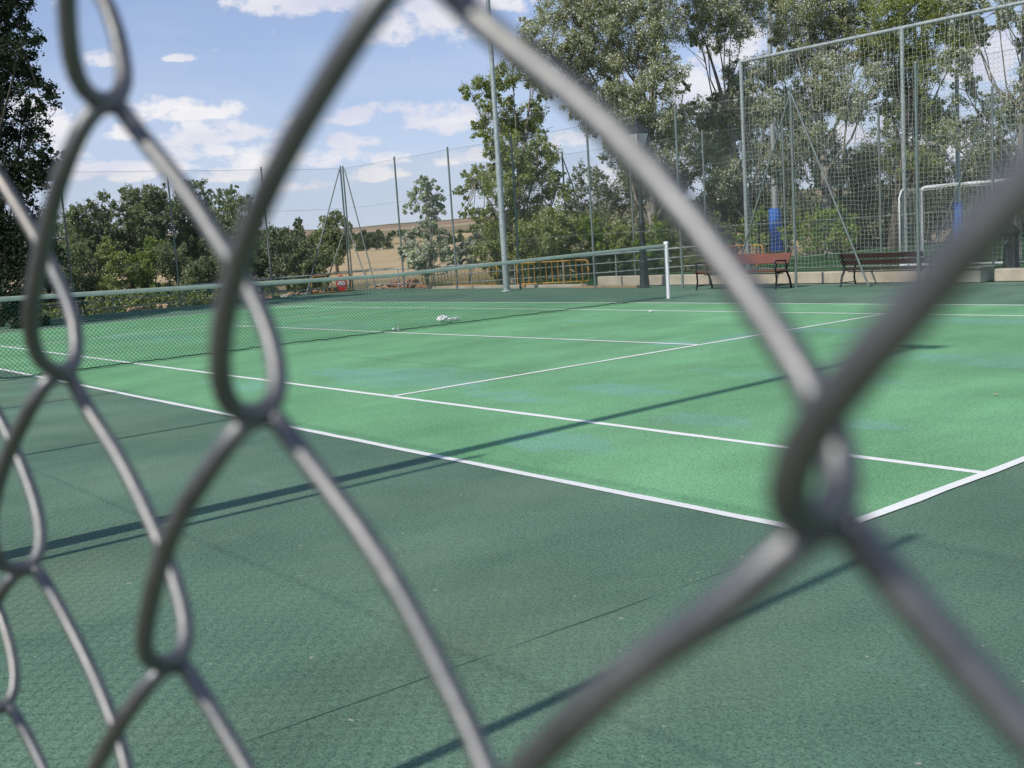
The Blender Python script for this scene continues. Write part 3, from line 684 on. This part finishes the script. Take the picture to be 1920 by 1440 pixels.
MB().tube([(0, -1.05, .03), (GX, -1.05, .03)], .035, 8).build('ground_bar', M_white, gl)
b = MB()
def gpt(x, s_):   # s_ along top then down the back
    if s_ < .85: return (x, -s_, 1.96-.05*math.sin(x*4))
    q = s_-.85; return (x+.015*math.sin(q*9), -1.0+.10*math.sin(q*1.6)+.02*math.sin(x*8+q*5), max(.03, 1.93-q))
for x in np.arange(0, GX+.01, .12): b.tube([gpt(x, s_) for s_ in np.arange(0, 2.75, .15)], .003, 3, caps=False)
for s_ in np.arange(0.1, 2.75, .12): b.tube([gpt(x, s_) for x in np.arange(0, GX+.01, .2)], .003, 3, caps=False)
for x in (0, GX):
    for y in np.arange(-.95, 0, .12): b.tube([(x, y, .03), (x+.02*math.sin(y*20), y, 1.0), (x, y, 1.95)], .003, 3, caps=False)
    for z in np.arange(.12, 1.95, .12): b.tube([(x, -1.03, z), (x+.02, -.5, z-.02), (x, -.02, z)], .003, 3, caps=False)
b.build('goal_net', M_cream, gl)

# ---------------------------------------------------------------- rubble
def heap(name, u0, u1, Y, zb, hgt, label, m_, n, r, seed, cat='rubble', onx=None):
    rr = random.Random(seed); b = MB()
    A, B = (onY(u0, Y), onY(u1, Y)) if onx is None else (np.array([onx, u0, 0.]), np.array([onx, u1, 0.]))
    for i in range(n):
        t = rr.random(); e = 1-abs(2*t-1)**1.6; w_ = rr.uniform(-.45, .45)
        top = hgt*e*(1-abs(w_)*1.6)*(.75+.25*math.sin(t*19+seed))
        z = zb+rr.uniform(.0, 1.)*max(top, .03)
        q = A+(B-A)*t
        if onx is None: b.rock((q[0], q[1]+w_, z), rr.uniform(.5, 1.2)*r, seed*1000+i)
        else: b.rock((q[0]+w_, q[1], z), rr.uniform(.5, 1.2)*r, seed*1000+i)
    return tag(b.build(name, m_), label, cat)
heap('stone_heap', 6.6, 9.4, 0, -.30, .50, 'low heap of pale sandy stones under the railing on the left', M_sand, 420, .11, 1, onx=-17.25)
heap('brick_rubble', 705, 815, 16.2, -.12, .50, 'broken red bricks heaped behind the fence right of the barrier sign', M_brick, 300, .12, 2)
heap('brick_rubble', 668, 745, 16.5, -.2, .42, 'mixed pale stones and brick between the red sign and the brick heap', M_sand, 180, .11, 4)
heap('brick_rubble', 11.4, 12.3, 0, -.15, .40, 'small pile of red brick bits behind the fence left of the grey stone block', M_brick, 70, .10, 5, onx=-17.3)
o = MB().box((-17.6, 14.0, -.13), (.5, 2.6, .34)).build('stone_trough', M_stone); tag(o, 'long low grey stone block with bricks on top, left of the red sign', 'stone block')
heap('loose_bricks', 12.9, 15.1, 0, .03, .12, 'loose red bricks lying on the low grey stone block', M_brick, 26, .11, 6, onx=-17.6, cat='bricks')
# dark slatted bench behind the left end of the net
bench((-15.9, 4.3, 0), 3.0, 'long dark bench against the left end fence, seen through the net', M_woodd, -math.pi/2)['group'] = 'dark benches by the left end'

# ---------------------------------------------------------------- trees
def leaves(name, cen, size, m_, parent, up=.25):
    n = len(cen); 
    a = rng.normal(size=(n, 3)); a /= np.linalg.norm(a, axis=1)[:, None]
    nr = rng.normal(size=(n, 3)); nr[:, 2] += up*2; nr /= np.linalg.norm(nr, axis=1)[:, None]
    u = np.cross(nr, a); u /= np.linalg.norm(u, axis=1)[:, None]+1e-9; v = np.cross(nr, u)
    s = (size*rng.uniform(.6, 1.25, n))[:, None]
    fold = nr*s*.18
    V = np.empty((n, 4, 3)); V[:, 0] = cen-v*s*.62; V[:, 1] = cen+u*s*.42+fold; V[:, 2] = cen+v*s*.62; V[:, 3] = cen-u*s*.42+fold
    me = bpy.data.meshes.new(name); me.vertices.add(n*4); me.vertices.foreach_set('co', V.reshape(-1)); me.loops.add(n*4); me.loops.foreach_set('vertex_index', np.arange(n*4, dtype=np.int32))
    me.polygons.add(n); me.polygons.foreach_set('loop_start', np.arange(0, n*4, 4, dtype=np.int32)); me.polygons.foreach_set('loop_total', np.full(n, 4, dtype=np.int32))
    me.materials.append(m_); me.update(calc_edges=True); me.validate()
    o = bpy.data.objects.new(name, me); sc.collection.objects.link(o); o.parent = parent; return o
def crown_pts(blobs, leaf, dens, sub=.30):
    out = []
    for (c, r) in blobs:
        N = int(8*dens*r*r/(leaf*leaf)); ns = max(6, int(38*(r/.8)**1.3)); k = max(4, N//ns)
        d = rng.normal(size=(ns, 3)); d /= np.linalg.norm(d, axis=1)[:, None]
        rad_ = r*rng.uniform(.25, 1.08, ns)**.6
        tw = c+d*rad_[:, None]*np.array([1, 1, .92])
        # each twig is a small drooping sprig of leaves
        dirs = d*.7+rng.normal(size=(ns, 3))*.5; dirs /= np.linalg.norm(dirs, axis=1)[:, None]
        L = r*sub*rng.uniform(.5, 1.3, ns)
        t = rng.uniform(-1, 1, (ns, k)); 
        p = tw[:, None, :]+dirs[:, None, :]*(t*L[:, None])[:, :, None]+rng.normal(size=(ns, k, 3))*(L*.36)[:, None, None]
        out.append(p.reshape(-1, 3))
    return np.concatenate(out)
LS = .78
def tree(name, label, cat, D, blobs, base, m_leaf, m_bark, leaf=.085, dens=2.0, spread=1.2, trunk=.16, zbase=0., group=None, fork=.35, up=.25, extra=()):
    """blobs: (u, v, radius px[, depth offset]) seen from the camera, each given its own distance; base u px"""
    W = []
    for q in blobs:
        dd = D+(q[3] if len(q) > 3 else rng.uniform(-spread, spread)); W.append((P(q[0], q[1], dd), q[2]*dd/FPX))
    d = ray(base, 480); t = D/np.dot(d, FW)
    B = CAM+d*D; B[2] = zbase
    T = empty(name, B, label, cat, group)
    top = max(W, key=lambda q: q[0][2]); H = top[0][2]-zbase
    b = MB(); n = 12; trunkpts = []
    tx, ty = top[0][0]-B[0], top[0][1]-B[1]
    ph = rng.uniform(0, 6)
    for i in range(n+1):
        s_ = i/n; trunkpts.append(Vector((.85*tx*s_**1.4+.12*trunk/.16*math.sin(s_*5+ph)*s_, ty*s_**1.4+.1*math.cos(s_*4+ph)*s_, H*.86*s_)))
    b.tube(trunkpts, [trunk*(1.25 if i == 0 else 1)*(1-.97*i/n)+.006 for i in range(n+1)], 9)
    big = sorted(W, key=lambda q: -q[1])[:max(3, len(W)//4)]
    for (c, r) in W:
        rel = Vector(c-B)
        if not any(c is q[0] for q in big):
            near_ = min(big, key=lambda q: np.linalg.norm(q[0]-c)); a = Vector(near_[0]-B); m1 = a.lerp(rel, .55)+Vector(rng.normal(size=3))*r*.2
            b.tube([a, m1, rel], [trunk*.13, trunk*.09, trunk*.04], 5, caps=False); continue
        zt = max(H*.12, min(H*.88, rel.z*(.55+.3*rng.random()))); i = min(n-1, int(zt/H*n)); a = trunkpts[i]
        mid = a.lerp(rel, .5)+Vector((rng.normal(0, .12), rng.normal(0, .12), -.10*(rel-a).length)); rb = max(.012, trunk*(1-.85*i/n)*.42)
        b.tube([a, a.lerp(mid, .5)+Vector((0, 0, .04)), mid, mid.lerp(rel, .5)+Vector((rng.normal(0, .05), 0, .05)), rel], [rb, rb*.8, rb*.6, rb*.42, rb*.25], 6, caps=False)
        for k in range(4):
            e = rel+Vector(rng.normal(size=3))*r*.6; s0 = mid.lerp(rel, rng.uniform(.3, 1.)); b.tube([s0, s0.lerp(e, .5)+Vector((0, 0, .05*r)), e], [rb*.28, rb*.18, .006], 4, caps=False)
    b.build('trunk', m_bark, T)
    k_ = .80 if group == FOREST else 1.
    cen = crown_pts(W, leaf*LS*k_, dens*(1.35 if group == FOREST else 1.1))-B
    leaves('crown', cen, leaf*LS*k_, m_leaf, T, up)
    return T
def jit(lst, n, s):   # scatter small satellite clumps round each blob for a ragged outline
    out = list(lst)
    for q in lst:
        for _ in range(n):
            a = rng.uniform(0, 6.28); out.append((q[0]+math.cos(a)*q[2]*.95, q[1]+math.sin(a)*q[2]*.9, q[2]*rng.uniform(.25, .5)))
    return out
FOREST = 'white poplars behind the football pitch'
tree('dark_tree', 'nearly black leafy tree filling the left edge of the picture', 'tree', 27,
     jit([(-60, 40, 70), (10, 20, 50), (40, 90, 40), (75, 180, 33), (0, 130, 60), (-50, 200, 80), (40, 230, 45), (85, 290, 25), (20, 310, 60), (70, 320, 30), (-60, 330, 90), (20, 400, 60), (60, 420, 40), (-40, 450, 80), (30, 480, 60), (70, 500, 45), (-20, -60, 70), (20, 540, 50), (30,600,50), (100,470,22)], 3, 1), -30, L_dark, M_barkd, leaf=.08, dens=3.0, spread=1.3, trunk=.25, zbase=-.42)
tree('poplar_tree', 'leafy green poplar left of the canopy, behind the tall light pole', 'tree', 33.5,
     jit([(882, 172, 20), (915, 150, 30), (962, 118, 38), (1000, 150, 30), (930, 215, 36), (985, 225, 42), (903, 255, 18), (955, 290, 42), (1010, 310, 40), (935, 352, 42), (893, 335, 24), (990, 370, 45), (945, 425, 42), (1010, 440, 45), (1045, 350, 28), (868, 362, 16), (876, 395, 15), (905, 410, 26), (920, 470, 36), (975, 480, 42), (1020, 270, 24), (1045, 410, 30)], 3, 1), 960, L_popg, M_barkp, leaf=.085, dens=2.6, spread=1.0, trunk=.16, zbase=-.42, group=FOREST)
tree('poplar_tree', 'broad silvery poplar whose high crown hangs above the street lamp', 'tree', 39,
     jit([(1010, 70, 40), (1050, 20, 45), (1070, 110, 48), (1120, 50, 50), (1130, 140, 50), (1180, 90, 55), (1185, 0, 50), (1190, 190, 50), (1240, 50, 48), (1250, 140, 45), (1130, 215, 38), (1225, 240, 45), (1170, 280, 42), (1235, 310, 38), (1110, -50, 60), (1230, -50, 60), (1030, 160, 25), (1275, 210, 26), (1265, 260, 30), (1080, 200, 24)], 3, 1), 1222, L_pop, M_barkp, leaf=.09, dens=2.7, spread=1.8, trunk=.24, zbase=-.42, group=FOREST)
tree('poplar_tree', 'silvery poplar with pale leaning trunk behind the left end of the tall net frame', 'tree', 41,
     jit([(1320, 20, 45), (1370, 60, 42), (1330, -40, 50), (1400, 10, 45), (1385, 140, 34), (1352, 250, 40), (1400, 215, 34), (1360, 330, 38), (1430, 290, 32), (1450, 130, 38), (1440, 200, 30), (1330, 300, 30), (1310, 60, 30), (1320, 225, 22), (1345, 190, 18)], 3, 1), 1420, L_pop, M_barkp, leaf=.09, dens=2.6, spread=1.8, trunk=.2, zbase=-.42, group=FOREST)
tree('poplar_tree', 'tall silvery poplar in the middle of the net frame, its leaves flashing white', 'tree', 43,
     jit([(1480, 30, 50), (1540, 50, 52), (1500, 110, 45), (1560, 130, 42), (1600, 20, 48), (1530, 190, 38), (1480, 200, 34), (1610, 90, 40), (1590, 190, 34), (1520, 260, 30), (1560, -40, 55), (1640, 150, 34), (1480, -40, 50), (1560, 330, 28), (1470, 320, 28)], 3, 1), 1552, L_pop, M_barkp, leaf=.095, dens=2.6, spread=1.8, trunk=.22, zbase=-.42, group=FOREST)
tree('poplar_tree', 'greener poplar rising right of the middle post of the net frame', 'tree', 42,
     jit([(1665, 30, 48), (1720, 60, 50), (1700, -30, 55), (1680, 130, 42), (1740, 130, 40), (1765, 20, 45), (1720, 200, 38), (1680, 300, 30), (1760, 220, 34), (1660, 210, 24), (1730, 300, 30), (1640,80,34), (1800, 80, 36)], 3, 1), 1672, L_popg, M_barkd, leaf=.095, dens=2.6, spread=1.8, trunk=.2, zbase=-.42, group=FOREST)
tree('poplar_tree', 'poplar with thick dark forked trunk at the right edge, above the stone block', 'tree', 28,
     jit([(1835, 60, 26), (1800, 110, 32), (1775, 255, 30), (1815, 40, 34), (1840, 290, 26), (1885, 40, 26), (1810, -10, 40), (1870, 20, 32), (1940, 60, 40), (1930, -30, 50), (1810, 170, 28), (1815, 250, 28), (1860, 200, 24), (1905, 210, 34), (1950, 150, 40), (1870, 300, 28), (1920, 300, 40), (1990, 220, 50)], 3, 1), 1903, L_pop, M_barkp, leaf=.085, dens=2.2, spread=1.2, trunk=.14, zbase=0, group=FOREST)
# shaded trees behind
UG = 'shaded trees behind the poplars'
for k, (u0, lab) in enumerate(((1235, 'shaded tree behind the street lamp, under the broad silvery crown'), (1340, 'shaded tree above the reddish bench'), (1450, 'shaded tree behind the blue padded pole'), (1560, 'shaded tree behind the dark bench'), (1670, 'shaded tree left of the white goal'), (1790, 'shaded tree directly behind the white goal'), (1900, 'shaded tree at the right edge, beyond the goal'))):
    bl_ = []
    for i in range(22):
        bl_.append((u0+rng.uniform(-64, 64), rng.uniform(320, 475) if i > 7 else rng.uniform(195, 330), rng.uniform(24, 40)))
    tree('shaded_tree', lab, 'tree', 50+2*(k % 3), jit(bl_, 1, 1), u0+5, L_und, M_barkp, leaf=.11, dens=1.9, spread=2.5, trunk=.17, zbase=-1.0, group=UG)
tree('yellow_bush', 'bright yellow-green bush between the two benches, behind the net', 'bush', 37, jit([(1500, 435, 22), (1530, 415, 26), (1560, 405, 26), (1590, 425, 24), (1545, 445, 26), (1575, 450, 24), (1515, 455, 18)], 2, 1), 1545, L_bri, M_barkd, leaf=.10, dens=2.0, spread=.6, trunk=.04, zbase=-.42)
tree('yellow_bush', 'bright leafy bush half behind the blue padded pole', 'bush', 36, jit([(1405, 425, 18), (1425, 405, 16), (1400, 450, 18), (1475, 440, 16), (1420, 450, 18)], 2, 1), 1415, L_bri, M_barkd, leaf=.10, dens=2.0, spread=.6, trunk=.03, zbase=-.42)
tree('yellow_bush', 'pale green bush left of the reddish bench, behind the fence', 'bush', 37, jit([(1330, 420, 20), (1350, 440, 20), (1305, 445, 20), (1370, 455, 14)], 2, 1), 1335, L_bri, M_barkd, leaf=.09, dens=1.8, spread=.6, trunk=.03, zbase=-.42)
# hedge growth behind barriers
HG = 'green bushes behind the yellow barriers'
for (u0, v0, r0, lm, lab) in ((1000, 470, 34, L_popg, 'green bush right behind the foot of the tall light pole'), (1060, 455, 32, L_popg, 'green bush over the long yellow barrier'), (1115, 430, 36, L_bri, 'bright large-leaved bush behind the braced fence post'), (1165, 450, 34, L_popg, 'green bush between the barrier and the street lamp'), (1220, 440, 36, L_bri, 'bright bush behind the street lamp pedestal'), (1270, 465, 30, L_popg, 'low bush beyond the white net post'), (945, 490, 24, L_popg, 'small bush left of the light pole foot')):
    bl_ = [(u0+rng.uniform(-28, 28), v0+rng.uniform(-28, 40), r0*rng.uniform(.4, .75)) for _ in range(8)]
    tree('green_bush', lab, 'bush', 34.5+rng.uniform(-1, 1), jit(bl_, 1, 1), u0, lm, M_barkd, leaf=.075, dens=2.4, spread=.6, trunk=.03, zbase=-.42, group=HG)
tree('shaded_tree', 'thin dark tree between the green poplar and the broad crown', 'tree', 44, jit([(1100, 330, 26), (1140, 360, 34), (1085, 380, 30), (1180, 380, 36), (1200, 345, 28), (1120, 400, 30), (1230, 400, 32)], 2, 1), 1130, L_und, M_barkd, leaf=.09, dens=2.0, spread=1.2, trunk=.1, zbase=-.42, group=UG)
tree('silver_sapling', 'young white-leaved poplar alone against the sky between two fence posts', 'tree', 33, jit([(795, 345, 18), (778, 368, 18), (812, 370, 18), (795, 378, 16), (805, 400, 18), (766, 392, 10), (822, 395, 12), (790, 400, 15), (800, 428, 20), (772, 440, 16), (825, 440, 14), (785, 465, 22), (815, 470, 24), (765, 475, 18), (800, 492, 24), (838, 490, 20), (780, 485, 20), (850, 475, 14)], 2, 1), 795, L_sil, M_barkp, leaf=.08, dens=4.5, spread=.5, trunk=.05, zbase=-.42)
tree('silver_bush', 'silvery white bush at the left foot of the green poplar', 'bush', 34, jit([(868, 470, 17), (885, 455, 15), (855, 488, 14), (890, 485, 18)], 2, 1), 872, L_sil, M_barkp, leaf=.08, dens=5.0, spread=.4, trunk=.03, zbase=-.42)
# left group
LG = 'broad trees behind the left end fence'
tree('broad_tree', 'rounded green tree just right of the dark tree', 'tree', 42, jit([(165, 420, 36), (150, 480, 34), (200, 450, 34), (160, 395, 26), (190, 385, 22), (140, 425, 26), (180, 430, 30), (150, 465, 28), (195, 470, 28)], 3, 1), 165, L_mid, M_barkd, leaf=.09, dens=2.4, spread=1, trunk=.14, zbase=-.8, group=LG)
tree('broad_tree', 'tallest green tree of the left group, behind the second fence post', 'tree', 43, jit([(265, 420, 42), (240, 480, 36), (300, 480, 36), (300, 390, 30), (240, 360, 18), (262, 370, 26), (290, 372, 26), (230, 400, 26), (270, 415, 32), (310, 400, 28), (245, 450, 30), (300, 450, 32)], 3, 1), 270, L_mid, M_barkd, leaf=.09, dens=2.4, spread=1, trunk=.15, zbase=-.8, group=LG)
tree('broad_tree', 'green tree mostly behind the blurred wire in the left group', 'tree', 44, jit([(365, 410, 40), (350, 475, 36), (395, 460, 34), (350, 365, 24), (375, 360, 22), (345, 405, 28), (380, 400, 26), (360, 445, 30)], 3, 1), 360, L_mid, M_barkd, leaf=.09, dens=2.4, spread=1, trunk=.14, zbase=-.8, group=LG)
tree('broad_tree', 'rounded tree at the right end of the left group', 'tree', 42, jit([(440, 410, 38), (430, 480, 34), (470, 470, 32), (420, 372, 24), (445, 385, 20), (465, 380, 14), (410, 410, 26), (445, 420, 26), (425, 455, 28), (465, 430, 20), (485, 455, 16)], 3, 1), 430, L_mid, M_barkd, leaf=.09, dens=2.4, spread=1, trunk=.14, zbase=-.8, group=LG)
SG = 'shrubs behind the left railing'
for i, (u0, v0, lm, lab) in enumerate(((110, 520, L_mid, 'dark shrub at the foot of the black tree'), (165, 510, L_mid, 'shrub below the rounded tree'), (220, 505, L_popg, 'leafy shrub left of the second fence post'), (275, 515, L_bri, 'bright green shrub low beside the second fence post'), (330, 505, L_mid, 'brownish shrub right of the second fence post'), (385, 510, L_mid, 'grey-green shrub under the blurred wire'), (430, 490, L_mid, 'dense shrub left of the third fence post'), (480, 490, L_mid, 'dark shrub right behind the third fence post'), (530, 485, L_und, 'grey-green shrub between the third fence post and the braced corner'), (580, 495, L_mid, 'low shrub at the left leg of the braced corner post'))):
    bl_ = [(u0+rng.uniform(-30, 30), v0+rng.uniform(-48, 50), rng.uniform(18, 30)) for _ in range(10)]
    tree('green_shrub', lab, 'shrub', 37.5+rng.uniform(-1.5, 1.5), jit(bl_, 1, 1), u0, lm, M_barkd, leaf=.08, dens=2.4, spread=.8, trunk=.03, zbase=-.5, group=SG)
# far wood closing the view behind the pitch
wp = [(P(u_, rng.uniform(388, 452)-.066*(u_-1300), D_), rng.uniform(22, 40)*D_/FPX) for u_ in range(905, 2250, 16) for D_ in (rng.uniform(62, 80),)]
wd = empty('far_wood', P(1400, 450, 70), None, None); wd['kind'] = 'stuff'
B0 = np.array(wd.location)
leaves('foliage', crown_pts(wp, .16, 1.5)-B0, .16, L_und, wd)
wp = [(P(u_, rng.uniform(430, 515), D_), rng.uniform(22, 34)*D_/FPX) for u_ in range(-60, 600, 13) for D_ in (rng.uniform(50, 56),)]
wd = empty('undergrowth', P(300, 480, 52), None, None); wd['kind'] = 'stuff'
B0 = np.array(wd.location)
leaves('foliage', crown_pts(wp, .12, 1.5)-B0, .12, L_und, wd)
gp = [(P(u_+rng.uniform(-8, 8), v_+rng.uniform(-6, 6)+(.02*(480-u_) if u_ < 480 else 0), D_), rng.uniform(9, 15)*D_/FPX) for u_ in range(-60, 500, 9) for (v_, D_) in ((553, 36), (562, 33.5), (572, 32.2))]
gp += [(P(u_, 584+rng.uniform(-4, 4)+(.02*(480-u_)), 31.3), rng.uniform(6, 10)*31.3/FPX) for u_ in list(range(-60, 225, 8))+list(range(405, 500, 8))]
gp += [(P(u_+rng.uniform(-8, 8), v_+rng.uniform(-6, 6), D_), rng.uniform(11, 18)*D_/FPX) for u_ in list(range(925, 1340, 8)) for (v_, D_) in ((478, 38), (495, 36), (508, 34.5))]
gd = empty('ground_plants', (-17, 10, -.4), None, None); gd['kind'] = 'stuff'
B0 = np.array(gd.location)
leaves('foliage', crown_pts([(c, r_) for c, r_ in gp if not (c[1] < 15.95 and c[0] > -17.1)], .07, 1.6)-B0, .07, L_popg, gd)
tree('olive_bush', 'silvery grey bush in front of the round dark tree', 'bush', 45, jit([(560, 465, 20), (585, 480, 22), (540, 490, 22), (600, 495, 18), (565, 500, 22)], 2, 1), 565, leaf('olive_leaf', (.05, .07, .035), (.10, .12, .07), (.16, .18, .11), (.25, .27, .2)), M_barkd, leaf=.07, dens=2.4, spread=.6, trunk=.05, zbase=-.7)
# distant trees
wp = [(P(u_, 441+rng.uniform(-4, 5)+.02*(700-u_), D_), rng.uniform(3.5, 8)*D_/FPX) for u_ in np.arange(500, 960, 7.) if math.sin(u_*.05)+rng.uniform(-.6, .9) > -.2 for D_ in (rng.uniform(430, 470),)]
wd = empty('distant_tree_belt', P(700, 450, 450), None, None); wd['kind'] = 'stuff'
B0 = np.array(wd.location); leaves('foliage', crown_pts(wp, .7, 1.6)-B0, .7, L_far, wd)
zt = lambda D: float(tz(D, 2.4))
tree('round_tree', 'large rounded dark green tree standing alone at the edge of the tan field', 'tree', 95, jit([(620, 478, 20), (640, 455, 18), (612, 440, 18), (612, 415, 13), (632, 410, 14), (648, 425, 12), (605, 440, 13), (628, 440, 17), (650, 450, 12), (612, 465, 14), (636, 470, 16), (598, 455, 9)], 3, 1), 630, L_mid, M_barkd, leaf=.24, dens=4.5, spread=1.5, trunk=.15, zbase=zt(95))
tree('column_tree', 'narrow column-shaped tree left of the large rounded tree', 'tree', 120, jit([(560, 414, 6), (559, 423, 8), (560, 433, 9), (560, 443, 9), (560, 453, 9), (560, 465, 8)], 3, 1), 560, L_far, M_barkd, leaf=.26, dens=4.5, spread=.6, trunk=.1, zbase=zt(120))
DG = 'distant trees across the tan field'
for (u0, v0, r0, D_, lab) in ((585, 448, 8, 150, 'small distant tree between the column tree and the rounded tree'), (675, 452, 8, 260, 'distant tree just right of the braced corner post'), (690, 446, 9, 250, 'distant tree behind the right leg of the corner brace'), (707, 444, 12, 250, 'largest distant tree across the field, left of the sapling'), (728, 451, 8, 260, 'distant pale green tree nearest the fence post by the sapling'), (845, 447, 9, 260, 'distant tree right of the sapling'), (862, 446, 8, 280, 'distant tree between sapling and silvery bush'), (520, 452, 10, 130, 'distant tree far left of the column tree')):
    tree('distant_tree', lab, 'tree', D_, jit([(u0-r0*.5, v0+4, r0*.7), (u0+r0*.4, v0, r0*.75), (u0, v0+9, r0*.85), (u0, v0-r0*.5, r0*.55), (u0-r0*.6, v0+14, r0*.6), (u0+r0*.6, v0+14, r0*.6), (u0, v0+16, r0*.6)], 2, 1), u0, L_far, M_barkd, leaf=.4, dens=2.6, spread=1.5, trunk=.25, zbase=zt(D_), group=DG)

print('tris', sum(len(o.data.polygons) for o in bpy.data.objects if o.type == 'MESH'))
